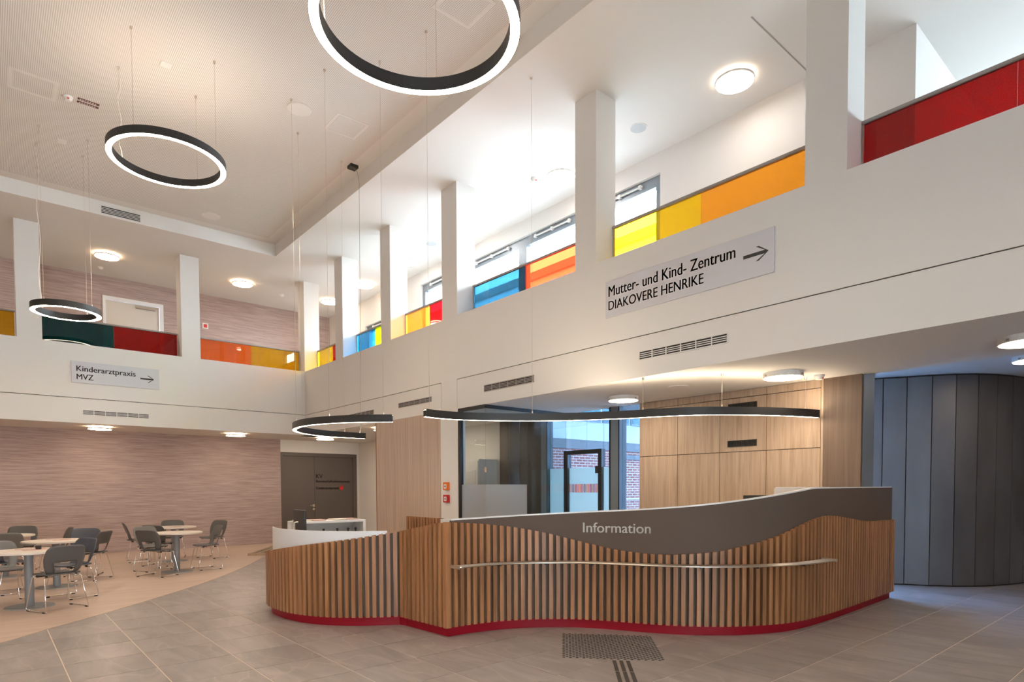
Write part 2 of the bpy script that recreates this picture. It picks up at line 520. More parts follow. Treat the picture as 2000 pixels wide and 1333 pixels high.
# slabs and ceilings
sof = struct(MB().box(-.02, XR, .02, 2.05, ZF, ZS).build('ceiling_soffit', M['ceiling']))
struct(MB().box(-2.95, -.02, YF, 2.5, ZF, ZS).box(-.02, 3.79, 2.05, 2.5, ZF, ZS).build('ceiling_soffit_left', M['ceiling']))
struct(box('ceiling_entrance', (11.6, XR, 2.05, 8.0, 3.18, ZS), M['ceiling']))
OX0, OX1, OY0, OY1 = 1.236, 18.6, -9.6, -1.157
ceil = struct(MB().box(-2.95, XR, OY1, YW+.3, ZC, ZP+.2).box(12.98, XR, YW+.3, 8.0, ZC, ZP+.2).box(-2.95, XR, YF, OY0, ZC, ZP+.2).box(-2.95, OX0, OY0, OY1, ZC, ZP+.2).box(OX1, XR, OY0, OY1, ZC, ZP+.2).build('ceiling', M['ceiling']))
box('expansion_joint', (11.985, 12.0, .40, YW, ZC-.004, ZC+.002), M['vent_grey'], ceil)
bw = .25
cc = struct(box('ceiling_centre', (OX0+bw, OX1-bw, OY0+bw, OY1-bw, ZP, ZP+.05), M['perforated']))
MB().box(OX0, OX1, OY1-bw, OY1, ZP, ZP+.05).box(OX0, OX1, OY0, OY0+bw, ZP, ZP+.05).box(OX0, OX0+bw, OY0+bw, OY1-bw, ZP, ZP+.05).box(OX1-bw, OX1, OY0+bw, OY1-bw, ZP, ZP+.05).build('plain_border', M['ceiling'], cc)
struct(MB().box(-3.2, XR+.2, YF-.2, YW+.3, ZP+.2, ZP+.4).box(12.98, XR+.2, YW+.3, 8.2, ZP+.2, ZP+.4).build('ceiling_roof', M['ceiling']))

# wallpapered walls on the left, ground floor and gallery
wbl = struct(box('wall_back_left', (XB-.2, XB, YF, -.03, 0, ZF), M['wallpaper']))
struct(MB().box(XB-.2, XB, 2.28, 2.55, 0, ZF).box(XB-.2, XB, -.03, 2.28, 2.56, ZF).box(XB, 3.79, 2.36, 2.55, 0, ZF).box(XB-.3, XB-.2, -.1, 2.55, 0, ZF).build('wall_back_niche', M['white']))  # last box is an unseen backing added to stop sky light at the door
wlu = struct(MB().box(XBU-.2, XBU, YF, -4.02, ZS, ZC).box(XBU-.2, XBU, -2.668, YW, ZS, ZC).box(XBU-.2, XBU, -4.02, -2.668, 6.388, ZC).build('wall_left_upper', M['wallpaper']))

# gallery rear wall with its windows
wru = struct(MB().box(XBU, -.43, YW, YW+.3, ZS, ZC).box(-.43, 1.6, YW, YW+.3, 6.115, ZC).box(-.43, 1.6, YW, YW+.3, ZS, 4.25).box(1.6, 2.5, YW, YW+.3, ZS, ZC)
    .box(2.5, 9.62, YW, YW+.3, 6.546, ZC).box(2.5, 9.62, YW, YW+.3, ZS, 4.25).box(9.62, 13.18, YW, YW+.3, ZS, ZC).box(12.98, 13.18, YW+.3, 8.0, ZS, ZC).build('wall_right_upper', M['white']))

def window(n, x0, x1, z0, z1, splits, y=YW+.06, fw_=.12, top=.17):
    root = link(bpy.data.objects.new('window_%d' % n, None)); root.location = ((x0+x1)/2, y, z0); struct(root)
    P = lambda o: local(o, root)
    P(MB().box(x0, x0+fw_, y, y+.1, z0, z1).box(x1-fw_, x1, y, y+.1, z0, z1).box(x0+fw_, x1-fw_, y, y+.1, z1-top, z1).box(x0+fw_, x1-fw_, y, y+.1, z0, z0+fw_).build('window_frame', M['frame_grey']))
    xs = [x0+fw_]+list(splits)+[x1-fw_]
    for s in splits:
        P(box('mullion', (s-.08, s+.08, y, y+.1, z0+fw_, z1-top), M['frame_grey']))
    for a, b in zip(xs, xs[1:]):
        a_ = a if a == xs[0] else a+.08; b_ = b if b == xs[-1] else b-.08
        P(box('pane', (a_, b_, y+.045, y+.055, z0+fw_, z1-top), M['glass']))
        # motor chain of the tilting sash
        ln = MB(); zc = z1-top+.09
        ln.tube([(a_+.25, y-.03, zc), (b_-.25, y-.03, zc)], .016, 8)
        for k in range(3):
            xx = a_+.3+(b_-a_-.6)*k/2; ln.box(xx-.025, xx+.025, y-.05, y, zc-.03, zc+.03)
        P(ln.build('sash_opener', M['plastic_white']))
    return root
window(1, 2.5, 6.24, 4.25, 6.546, [4.35])
window(2, 6.24, 9.62, 4.25, 6.546, [7.95])
window(3, -.43, 1.6, 4.25, 6.115, [])

# oak wall behind the desk, panel by panel
wb = struct(box('wall_back', (9.23, 12.66, YW+.02, 2.30, 0, ZF), M['white']))
xs = [9.225, 9.972, 10.706, 11.424, 12.162]; zs = [0, 2.022, 2.80, ZF]
for a, b in zip(xs, xs[1:]):
    for c, d in zip(zs, zs[1:]):
        box('oak_panel', (a+.0045, b-.0045, YW, YW+.018, c+.0045, d-.0045), M['oak_panel'], wb)
box('oak_edge', (12.168, 12.196, YW-.012, YW+.018, 0, ZF), M['oak_panel'], wb)
box('unlit_dark_oak_panel', (12.20, 12.658, YW-.02, YW+.018, 0, ZF), M['oak_dark_unlit'], wb)
MB().box(9.23, 12.66, YW+.02, YW+.0205, 0, ZF).build('joint_backing', M['gap'], wb)
box('metal_jamb', (12.66, 12.672, YW+.02, 2.31, 0, 3.18), M['frame_grey'], wb)
# rose oak block left of the glass office
wm = struct(box('wall_middle', (6.22, 6.78, .0, .15, 0, ZF), M['white']))
box('oak_panel', (3.79, 6.215, -.004, .15, 0, ZF-.004), M['oak_rose'], wm)
box('oak_edge', (3.772, 3.79, -.012, .15, 0, ZF-.004), M['oak_slat'], wm)
box('side_wall', (3.79, 3.94, .15, 2.36, 0, ZF), M['white'], wm)
# office behind the glass
wo = struct(MB().box(3.94, 5.55, YW, 2.10, 0, ZF).build('wall_office', M['white']))
for a, b in ((5.55, 6.19), (6.194, 6.83)):
    box('grey_panel', (a, b, YW, 2.10, 0, ZF), M['panel_metal'], wo)

# glazed corner of the office
gl = link(bpy.data.objects.new('window_4', None)); gl.location = (7.52, 0, 0); struct(gl)
P = lambda o: local(o, gl)
P(MB().box(6.78, 6.84, -.01, .06, 0, ZF-.05).box(6.78, 7.545, -.01, .06, ZF-.055, ZF).box(7.495, 7.545, .06, YW, ZF-.055, ZF).box(6.84, 7.545, -.01, .06, 0, .05).box(7.495, 7.545, .06, YW, 0, .05).build('black_frame', M['black']))
P(box('pane', (6.84, 7.52, .02, .032, 1.573, ZF-.055), M['glass_box']))
P(box('frosted_pane', (6.84, 7.52, .02, .032, .05, 1.573), M['frost']))
P(box('pane', (7.508, 7.52, .034, .955, 1.573, ZF-.055), M['glass_box']))
P(box('frosted_pane', (7.508, 7.52, .034, .955, .05, 1.573), M['frost']))
P(box('pane', (7.508, 7.52, .962, YW, .05, ZF-.055), M['glass_box']))
P(box('pane_clip', (7.50, 7.53, .005, .035, 1.78, 1.86), M['chrome']))

# facade glazing to the courtyard, with its glass door
wg = link(bpy.data.objects.new('window_5', None)); wg.location = (8.0, YW, 0); struct(wg)
P = lambda o: local(o, wg)
P(MB().box(6.83, 6.99, YW, 2.10, 0, ZF).build('steel_post', M['frame_grey']))
P(MB().box(8.60, 8.78, YW, 2.12, 0, ZF).build('steel_post', M['frame_grey']))
P(MB().box(8.575, 8.60, YW-.01, 2.13, 0, ZF).box(8.78, 8.805, YW-.01, 2.13, 0, ZF).box(6.99, 7.01, YW-.005, 2.1, 0, ZF).build('black_edge', M['black']))
P(box('pane', (8.805, 9.225, 2.02, 2.03, 0, ZF), M['glass_solar']))
for a, b, c, d in ((7.01, 7.44, 1.882, ZF), (8.382, 8.575, 1.882, ZF), (7.444, 7.968, 2.205, ZF), (7.972, 8.38, 2.205, ZF)):
    P(box('pane', (a, b, 2.02, 2.03, c, d), M['glass_solar']))
for a, b in ((7.01, 7.44), (8.382, 8.575)):
    P(box('frosted_pane', (a, b, 2.02, 2.03, .02, 1.882), M['frost_blue']))
gd = link(bpy.data.objects.new('door_3', None)); gd.location = (7.91, 2.0, 0); struct(gd)
P = lambda o: local(o, gd)
fr_ = P(MB().box(7.44, 7.545, 1.96, 2.06, 0, 2.205).box(8.30, 8.382, 1.96, 2.06, 0, 2.205).box(7.545, 8.30, 1.96, 2.06, 2.13, 2.205).build('door_frame', M['black']))
P(box('closer_box', (8.24, 8.30, 1.95, 2.0, 1.77, 1.90), M['black']))
P(box('pane', (7.545, 8.30, 2.01, 2.02, 1.882, 2.13), M['glass_solar']))
fp = P(box('frosted_pane', (7.545, 8.30, 2.01, 2.02, .02, 1.882), M['frost_blue']))
cols = [(.75, .03, .05), (.85, .20, .04), (.35, .02, .05), (.80, .16, .28)]
sm = [mat('stripe_%d' % i, c, .5) for i, c in enumerate(cols)]
for k in range(20):
    xx = 7.56+k*.0372
    sub(box('stripe', (xx, xx+.018, 2.004, 2.0085, 1.425, 1.582), sm[(k*7) % 4 if k % 3 else 1]), fp)

# bronze-grey panelled drum at the right
PC = [(11.86, 3.95), (12.164, 4.124), (12.439, 4.278), (12.728, 4.425), (12.985, 4.60), (13.203, 4.835), (13.372, 5.12), (13.50, 5.436), (13.60, 5.774), (13.68, 6.15), (13.72, 6.55), (13.72, 6.95), (13.68, 7.35), (13.6, 8.0)]
wdr = struct(MB().strip([(x-.12, y+.12) for x, y in PC], [(x-.03, y+.03) for x, y in PC], 0, 3.18).build('wall_drum', M['vent_dark']))
for a, b in zip(PC, PC[1:]):
    A, B_ = Vector(a), Vector(b); t = (B_-A).normalized(); n_ = Vector((t.y, -t.x))
    A2, B2 = A+t*.006, B_-t*.006
    MB().strip([A2-n_*.03, B2-n_*.03], [A2, B2], .02, 3.155).build('metal_panel', M['panel_metal'], wdr)

# entrance glazing that lets the daylight in beside the drum
we = link(bpy.data.objects.new('window_6', None)); we.location = (11.75, 3.1, 0); struct(we)
P = lambda o: local(o, we)
P(MB().box(11.70, 11.78, 2.30, 2.38, 0, 3.18).box(11.70, 11.78, 3.85, 3.93, 0, 3.18).box(11.70, 11.78, 2.38, 3.85, 3.10, 3.18).build('window_frame', M['frame_grey']))
P(box('pane', (11.735, 11.745, 2.38, 3.85, 0, 3.10), M['glass_blue']))

# walls behind the camera, with unseen glazing added to fill the hall with light
struct(box('wall_front', (-3.0, XR, YF-.2, YF, 0, ZP+.2), M['white']))
gy0, gy1, gz1 = FILL_GLAZ
struct(MB().box(XR, XR+.2, YF, gy0, 0, ZP+.2).box(XR, XR+.2, gy1, 8.0, 0, ZP+.2).box(XR, XR+.2, gy0, gy1, gz1, ZP+.2).build('wall_entrance', M['white']))
struct(MB().box(13.0, XR, 8.0, 8.2, 0, 4.6).box(13.0, XR, 8.0, 8.2, 6.6, ZP+.2).box(13.0, 13.7, 8.0, 8.2, 4.6, 6.6).box(19.6, XR, 8.0, 8.2, 4.6, 6.6).build('wall_far', M['white']))
window(8, 13.7, 19.6, 4.6, 6.6, [15.7, 17.7], y=8.05)  # unseen window added to brighten the far gallery
w7 = link(bpy.data.objects.new('window_7', None)); w7.location = (XR+.1, -6, 0); struct(w7)
P = lambda o: local(o, w7)
nb = 5
for k in range(nb+1):
    yy = gy0+(gy1-gy0)*k/nb; P(box('mullion', (XR+.05, XR+.13, yy-.04, yy+.04, 0, gz1), M['frame_grey']))
for k in range(nb):
    a = gy0+(gy1-gy0)*k/nb; b = gy0+(gy1-gy0)*(k+1)/nb
    P(box('pane', (XR+.085, XR+.095, a+.04, b-.04, 0, gz1), M['glass']))

# coloured glass balustrades and rails
def balustrade(label, axis, a0, a1, parts, lo=SILL-.02, hi=5.10):
    mid = (a0+a1)/2
    root = thing('glass_balustrade', label, 'balustrade', (mid, .36, SILL) if axis == 'x' else (-.36, mid, SILL), 0, 'coloured glass balustrades along the gallery')
    for p0, p1, c in parts:
        d = (p0+.0012, p1-.0012, .354, .366, lo, hi) if axis == 'x' else (-.366, -.354, p0+.0012, p1-.0012, lo, hi)
        o = local(box('glass_panel', d, M['cg_'+c]), root); o['label'] = {'teal_light': 'turquoise', 'orange_deep': 'orange', 'red_dense': 'red', 'deep_red': 'red', 'dark_teal': 'petrol', 'ochre': 'mustard', 'orange_red': 'orange'}.get(c, c)+' glass panel'
    d = (a0, a1, .335, .385, hi, hi+.035) if axis == 'x' else (-.385, -.335, a0, a1, hi, hi+.035)
    o = local(box('handrail', d, M['vent_grey']), root); bevel(o, .006)
    for q in (a0+.012, a1-.012):
        d = (q-.01, q+.01, .345, .375, lo, hi) if axis == 'x' else (-.375, -.345, q-.01, q+.01, lo, hi)
        local(box('end_profile', d, M['steel']), root)
balustrade('yellow and red glass balustrade in the gallery bay next to the corner column', 'x', 0, 1.839, [(.0, .92, 'yellow'), (.92, 1.839, 'red')])
balustrade('blue and lime glass balustrade in the second gallery bay from the corner', 'x', 2.238, 4.039, [(2.238, 3.12, 'blue'), (3.12, 4.039, 'lime')])
balustrade('orange and crimson glass balustrade in the narrow bay left of the widest column', 'x', 4.443, 6.30, [(4.443, 5.35, 'orange'), (5.35, 6.30, 'red')])
balustrade('turquoise and orange glass balustrade in front of the gallery windows', 'x', 6.769, 9.613, [(6.769, 8.17, 'teal_light'), (8.17, 9.613, 'orange_deep')])
balustrade('yellow and amber glass balustrade above the long direction sign', 'x', 10.0, 12.80, [(10.0, 11.386, 'yellow'), (11.386, 12.80, 'amber')])
balustrade('all red glass balustrade at the upper right edge', 'x', 13.20, 17.2, [(13.20, 14.42, 'red_dense'), (14.42, 15.8, 'red_dense'), (15.8, 17.2, 'red_dense')])
balustrade('mustard glass balustrade at the far left edge', 'y', -8.8, -5.817, [(-8.8, -7.3, 'ochre'), (-7.3, -5.817, 'ochre')])
balustrade('petrol and red glass balustrade in front of the gallery door', 'y', -5.415, -2.871, [(-5.415, -4.136, 'dark_teal'), (-4.136, -2.871, 'deep_red')])
balustrade('orange and mustard glass balustrade on the left gallery beside the corner', 'y', -2.478, 0, [(-2.478, -1.232, 'orange_red'), (-1.232, 0, 'ochre')])

# doors
d1 = link(bpy.data.objects.new('door_1', None)); d1.location = (XB, 1.0, 0); struct(d1)
P = lambda o: local(o, d1)
P(MB().box(XB-.1, XB+.012, -.03, .03, 0, 2.56).box(XB-.1, XB+.012, 2.16, 2.28, 0, 2.56).box(XB-.1, XB+.012, .03, 2.16, 2.46, 2.56).build('door_frame', M['door_grey']))
lf0 = P(box('door_leaf', (XB-.07, XB-.02, .035, .953, .01, 2.455), M['door_grey']))
lf = P(box('door_leaf', (XB-.07, XB-.02, .961, 2.155, .01, 2.455), M['door_grey']))
hd = MB(); hd.tube([(XB-.02, .92, 1.03), (XB+.05, .92, 1.03), (XB+.05, .79, 1.03)], .011, 8)
hd.box(XB-.02, XB-.008, .89, .95, .99, 1.07).cyl((XB-.01, .92), .001, .9, .901, 6)
sub(hd.build('door_handle', M['steel']), lf0)
P(box('lock_plate', (XB-.02, XB-.01, .89, .95, .90, .96), M['steel']))
ink_d = mat('door_lettering', (.02, .016, .014), .6)
fx = lambda y0, z0: (lambda u, v, w: (XB-.018+w, y0+u, z0+v))
for n_, (t_, y0, z0, wd, cp) in enumerate([('KV', 1.005, 1.83, .20, .125), ('Bereitschaftsdienstpraxis', 1.005, 1.705, 1.05, .075), ('Kinderarztpraxis', 1.005, 1.505, .70, .075)]):
    o = lettering('lettering', t_, wd, cp, fx(y0, z0), ink_d, None); sub(o, lf)
ap = MB()   # red heart-shaped fruit mark
def disc_x(c, r, x, n=20, sx=1, sz=1):
    vv = [(x, c[0]+r*sx*math.cos(2*math.pi*i/n), c[1]+r*sz*math.sin(2*math.pi*i/n)) for i in range(n)]
    ap.add(vv+[(x-.003, b, c_) for a, b, c_ in vv], [tuple(range(n)), tuple(range(2*n-1, n-1, -1))]+[(i, n+i, n+(i+1) % n, (i+1) % n) for i in range(n)])
disc_x((1.768, 1.545), .040, XB-.014); disc_x((1.812, 1.545), .040, XB-.0138); disc_x((1.79, 1.522), .040, XB-.0136); disc_x((1.815, 1.612), .024, XB-.0134); disc_x((1.763, 1.60), .012, XB-.0132)
sub(ap.build('emblem', mat('emblem_red', (.65, .01, .01), .5)), lf)
d2 = link(bpy.data.objects.new('door_2', None)); d2.location = (XBU, -3.3, ZS); struct(d2)
P = lambda o: local(o, d2)
P(MB().box(XBU-.1, XBU+.03, -4.02, -3.95, ZS, 6.388).box(XBU-.1, XBU+.03, -2.76, -2.668, ZS, 6.388).box(XBU-.1, XBU+.03, -3.95, -2.76, 6.30, 6.388).build('door_frame', M['white_gloss']))
P(box('door_leaf', (XBU-.08, XBU-.03, -3.945, -2.765, ZS, 6.295), M['door_white']))
P(box('door_closer', (XBU-.03, XBU+.02, -3.3, -2.85, 6.20, 6.26), M['steel']))

# ------------------------------------------------------------------ outside
struct(box('floor_courtyard', (-12, 11.7, 2.3, 40, -.3, -.03), M['paving']))
sky_block = struct(box('ceiling_plate', (2.75, 9.8, 2.3, 11.6, 4.0, 4.2), M['ext_grey']))  # slab added out of view to keep sky light off the courtyard
wing = thing('building', 'red brick wing with a pale band seen through the office glazing', 'building', (2.5, 9, 0))
P = lambda o: local(o, wing)
P(box('brick_wall', (-3, 2.5, 4.2, 13.0, -.02, 2.71), M['brick']))
P(box('grey_fascia', (-3, 2.62, 4.2, 13.0, 2.71, 2.985), M['ext_grey']))
P(box('pale_band', (-3, 2.7, 4.2, 13.0, 2.985, 3.53), M['ext_white']))
P(box('upper_wall', (-3, 2.45, 4.2, 13.0, 3.53, 4.9), M['ext_white']))
for k in range(6):
    y0 = 4.5+k*1.42
    w_ = P(box('window', (2.45, 2.50, y0, y0+1.32, 3.60, 4.8), M['frame_grey']))
    sub(box('pane', (2.49, 2.515, y0+.06, y0+1.26, 3.66, 4.74), M['ext_glass']), w_)
P(box('soffit_strip', (2.5, 2.58, 9.2, 13.0, 2.45, 2.60), M['ext_grey']))
P(box('white_rail', (2.52, 2.58, 9.0, 13.0, 1.12, 1.17), M['ext_white']))
far = thing('building', 'pale block with a dark roof edge behind the gallery windows', 'building', (0, 14, 0))
P = lambda o: local(o, far)
P(box('facade', (-22, 9.5, 14, 22, -.02, 11.5), M['ext_white']))
P(box('roof_edge', (-22, 9.6, 13.8, 22, 11.5, 11.85), M['ext_grey']))
for r_ in range(1):
    for k in range(9):
        x0 = -16+k*2.8; z0 = 1.2+r_*3.4
        w_ = P(box('window', (x0, x0+1.6, 13.97, 14.02, z0, z0+1.9), M['frame_grey']))
        sub(box('pane', (x0+.08, x0+1.52, 13.955, 13.985, z0+.08, z0+1.82), M['ext_glass']), w_)
# ------------------------------------------------------------------ reception desk
LS = [(7.66, -3.10), (7.60, -3.42), (7.74, -3.66), (8.05, -3.795), (8.38, -3.825), (8.707, -3.795), (8.976, -3.723), (9.258, -3.579), (9.457, -3.404), (9.617, -3.212), (9.775, -2.955)]
RS = [(10.60, -2.895), (10.622, -2.588), (10.70, -2.262), (10.845, -1.968), (11.027, -1.729), (11.2, -1.57), (11.406, -1.437), (11.65, -1.31), (11.91, -1.17), (12.153, -.999), (12.365, -.785), (12.524, -.572), (12.676, -.272), (12.765, .025), (12.806, .448), (12.806, 1.142), (12.79, 1.721), (12.77, 2.27), (12.75, 2.90)]
qL = smooth_path(LS, 10); qR = smooth_path(RS, 10)
qM = [Vector((9.775+.825*k/20, -2.955+.06*k/20)) for k in range(21)]
sL, sM, sR = arclen(qL), arclen(qM), arclen(qR)
ZL = ([0, .55, .825, 1.101, 1.376, 1.651, 1.926, 2.201, 2.476, 2.752, 3.027], [.715, .724, .742, .767, .808, .846, .885, .92, .957, .997, 1.041])
ZM = ([0, .226, .451, .677, .827], [1.041, 1.075, 1.115, 1.154, 1.166])
ZR = ([0, .269, .537, .806, 1.074, 1.343, 1.612, 1.88, 2.149, 2.417, 2.686, 2.955, 3.223, 3.492, 3.76, 4.029, 4.297, 4.566, 4.835, 5.103, 5.372, 5.64, 5.909, 6.178, 6.446, 6.715],
      [1.166, 1.15, 1.125, 1.088, 1.038, .973, .909, .855, .829, .822, .838, .871, .922, .985, 1.062, 1.133, 1.178, 1.186, 1.165, 1.137, 1.106, 1.086, 1.074, 1.070, 1.067, 1.063])
ZT = ([0, .537, 1.074, 1.612, 2.149, 2.686, 3.223, 3.76, 4.2, 4.297, 5.1, 6.715], [1.178, 1.193, 1.217, 1.244, 1.274, 1.315, 1.372, 1.438, 1.484, 1.487, 1.490, 1.493])
desk = thing('reception_desk', 'curved reception desk clad in upright oak slats with red plinth and taupe front', 'reception desk', (10.6, -1.6, 0))
DP = lambda o: local(o, desk)
def at(q, s, d):
    """plan point at arc length d on path, with its tangent"""
    d = min(max(d, 0), s[-1]-1e-6)
    for i in range(1, len(s)):
        if s[i] >= d:
            t = (d-s[i-1])/(s[i]-s[i-1]); return q[i-1].lerp(q[i], t), (q[i]-q[i-1]).normalized()
def slats(q, s, Z, n, parent_fn):
    st = s[-1]/n; hw = .021; dep = .042
    for k in range(n):
        d = (k+.5)*st
        p, t = at(q, s, d); nr = Vector((t.y, -t.x))
        a, b = p-t*hw, p+t*hw; c, e = b-nr*dep, a-nr*dep
        za, zb = pchip(d-hw, *Z), pchip(d+hw, *Z)
        v = [(a.x, a.y, .10), (b.x, b.y, .10), (c.x, c.y, .10), (e.x, e.y, .10), (a.x, a.y, za), (b.x, b.y, zb), (c.x, c.y, zb), (e.x, e.y, za)]
        parent_fn(mesh('slat', v, BF, M['oak_slat']))
slats(qL, sL, ZL, 40, DP)
slats(qM, sM, ZM, 11, DP)
slats(qR, sR, ZR, 88, DP)
# corner post of the front edge
DP(MB().box(10.556, 10.606, -2.900, -2.850, .10, 1.168).build('corner_slat', M['oak_slat']))
DP(MB().box(10.50, 10.558, -2.858, -2.80, .105, 1.155).build('corner_backing', M['taupe']))
DP(MB().box(9.70, 9.775, -2.93, -2.86, .105, 1.03).build('corner_backing', M['taupe']))
def inset(q, d, lo=0, hi=None):
    o = offset_path(q, -d)
    return o
LM_k = inset(qL, .06)+inset(qM, .06)[1:-2]+[Vector((10.54, -2.838))]
LM_k2 = inset(qL, .09)+inset(qM, .09)[1:-2]+[Vector((10.51, -2.80))]
R_k = [Vector((10.54, -2.838))]+[p for p in inset(qR, .06) if p.y > -2.82]
R_k2 = [Vector((10.51, -2.80))]+[p for p in inset(qR, .09) if p.y > -2.82]
R_k2 = R_k2[-len(R_k):] if len(R_k2) >= len(R_k) else [R_k2[0]]*(len(R_k)-len(R_k2))+R_k2
DP(MB().strip(LM_k2, LM_k, .0, .115).build('plinth', M['red']))
DP(MB().strip(R_k2, R_k, .0, .115).build('plinth', M['red']))
# taupe backing behind the slats
bl_i, bl_o = inset(qL, .072), inset(qL, .042)
DP(MB().strip(bl_i, bl_o, .105, [pchip(d, *ZL)-.012 for d in sL]).build('backing_panel', M['taupe']))
bm_i, bm_o = inset(qM, .072), inset(qM, .042)
DP(MB().strip(bm_i, bm_o, .105, [pchip(d, *ZM)-.012 for d in sM]).build('backing_panel', M['taupe']))
kr = [i for i, d in enumerate(sR) if d > .085]
cut = lambda q: [q[i] for i in kr]
pr_i, pr_o = cut(inset(qR, .078)), cut(inset(qR, .045))
zt = [pchip(d, *ZT) if d < 4.2 else interp(d, *ZT) for d in sR if d > .085]
fp_ = DP(MB().strip(pr_i, pr_o, .105, zt).build('front_panel', M['taupe']))
fp_['label'] = 'smooth taupe front rising above the slats'
DP(MB().strip(cut(inset(qR, .098)), cut(inset(qR, .046)), zt, [z+.014 for z in zt]).build('edge_strip', M['white_gloss']))
DP(MB().strip(cut(inset(qR, .098)), cut(inset(qR, .079)), .105, zt).build('inner_lining', M['white_gloss']))
# white inner shell of the low left end
keep = [i for i, d in enumerate(sL) if .80 < d < 2.93]
shl_i, shl_o = [inset(qL, .105)[i] for i in keep], [inset(qL, .085)[i] for i in keep]
sh = DP(MB().strip(shl_i, shl_o, .105, 1.04).build('white_shell', M['white_gloss'], smooth=False))
sh['label'] = 'white curved inner shell above the low slats'
# inner worktops
DP(MB().strip(inset(qR, .62)[8:], inset(qR, .10)[8:], .72, .75).build('worktop', M['white_gloss']))
wl_o = [p for p, d in zip(inset(qL, .11), sL) if d > 1.15]; wl_i = [p for p, d in zip(inset(qL, .55), sL) if d > 1.15]
DP(MB().strip(wl_i, wl_o, .72, .75).build('worktop', M['white_gloss']))
for d in (1.2, 2.6, 4.0, 5.4):
    p, t = at(qR, sR, d); nr = Vector((t.y, -t.x)); c = p-nr*.56
    DP(MB().cyl((c.x, c.y), .03, 0, .72, 12).build('worktop_leg', M['steel']))
for d in (1.5, 2.6):
    p, t = at(qL, sL, d); nr = Vector((t.y, -t.x)); c = p-nr*.5
    DP(MB().cyl((c.x, c.y), .03, 0, .72, 12).build('worktop_leg', M['steel']))
# bag shelf: five curved rods between two end plates
s0, s1 = .05, 4.30
for k, off in enumerate((.035, .064, .093, .122, .151)):
    pts = []
    for i in range(71):
        p, t = at(qR, sR, s0+(s1-s0)*i/70); nr = Vector((t.y, -t.x)); c = p+nr*off; pts.append((c.x, c.y, .725))
    DP(MB().tube(pts, .0085, 8).build('shelf_rod', M['steel'], smooth=True))
for d in (s0, s1):
    p, t = at(qR, sR, d); nr = Vector((t.y, -t.x)); a = p-t*.006; b = p+t*.006
    DP(MB().strip([a, b], [a+nr*.166, b+nr*.166], .708, .740).build('shelf_end', M['steel']))
for k in range(1, 8):
    p, t = at(qR, sR, s0+(s1-s0)*k/8); nr = Vector((t.y, -t.x)); a = p-t*.008; b = p+t*.008
    DP(MB().strip([a-nr*.05, b-nr*.05], [a+nr*.13, b+nr*.13], .700, .714).build('shelf_bracket', M['black']))
def desk_letter(u, v, w):
    p, t = at(qR, sR, 1.519+u); nr = Vector((t.y, -t.x)); c = p-nr*(.0445-abs(w)*.5-.002)
    return (c.x, c.y, 1.032+v)
o = lettering('lettering', 'Information', .705, .105, desk_letter, M['letter_white'], None, weight=.0)
sub(o, fp_)

# slatted screen inside the desk
scr = thing('slat_screen', 'low screen of upright oak slats standing inside the reception desk', 'screen', (9.16, -2.25, 0))
q_ = [Vector((8.70, -2.22)), Vector((9.60, -2.27))]
d_ = q_[1]-q_[0]; t = d_.normalized(); nr = Vector((t.y, -t.x))
for k in range(12):
    p = q_[0]+t*(.03+k*.0745); a, b = p-t*.021, p+t*.021
    local(MB().strip([a-nr*.04, b-nr*.04], [a, b], 0.0, 1.15).build('slat', M['oak_slat']), scr)
local(MB().strip([q_[0]-nr*.07, q_[1]-nr*.07], [q_[0]-nr*.04, q_[1]-nr*.04], 0, 1.145).build('backing_panel', M['taupe']), scr)
local(MB().box(9.605, 9.66, -2.29, -2.20, 0, 1.145).build('end_bracket', M['white_gloss']), scr)

# open white shelf unit, with leaflets and stamps
su = thing('shelf_unit', 'low white open shelf unit behind the low end of the desk', 'shelf', (7.0, -2.55, 0))
P = lambda o: local(o, su)
bevel(P(box('top_board', (6.86, 7.21, -3.08, -2.03, 1.015, 1.05), M['plastic_white'])))
P(box('side_board', (6.86, 7.21, -3.08, -3.04, 0, 1.015), M['plastic_white']))
P(box('side_board', (6.86, 7.21, -2.07, -2.03, 0, 1.015), M['plastic_white']))
P(box('back_board', (6.86, 6.88, -3.04, -2.07, 0, 1.015), M['plastic_white']))
for z in (.02, .42, .82):
    P(box('shelf_board', (6.88, 7.19, -3.04, -2.07, z, z+.025), M['plastic_white']))
for k, (y, mt, lb) in enumerate(((-2.94, 'paper_b', 'cream'), (-2.72, 'paper_a', 'pinkish'), (-2.42, 'paper_b', 'cream'), (-2.22, 'paper_a', 'pinkish'))):
    mb = MB()
    for i in range(4):
        a = random.uniform(-.015, .015); mb.box(6.95+a, 7.16+a, y-.10+a, y+.09+a, 1.051+i*.004, 1.0545+i*.004)
    tag(mb.build('leaflet_stack', M[mt]), ['cream leaflets on the white shelf unit, nearest the black monitor', 'pinkish leaflets on the white shelf unit, nearer the monitor', 'cream leaflets on the white shelf unit, nearer its right end', 'pinkish leaflets at the right end of the white shelf unit'][k], 'leaflets', 'leaflets on the shelf unit')
for k, y in enumerate((-2.93, -2.66, -2.45, -2.28, -2.16)):
    st_ = thing('rubber_stamp', ['leftmost', 'second from left', 'middle', 'second from right', 'rightmost'][k]+' of the small dark stamps in the white shelf unit', 'stamp', (7.14, y, .846), 0, 'stamps in the shelf unit')
    a = MB().box(-.03, .03, -.03, .03, 0, .03).build('stamp_base', M['black'] if k != 2 else M['plastic_white'], st_)
    b = MB().cyl((0, 0), .012, .03, .06, 10).cyl((0, 0), .02, .06, .085, 10, .014).build('stamp_handle', M['black'], st_)

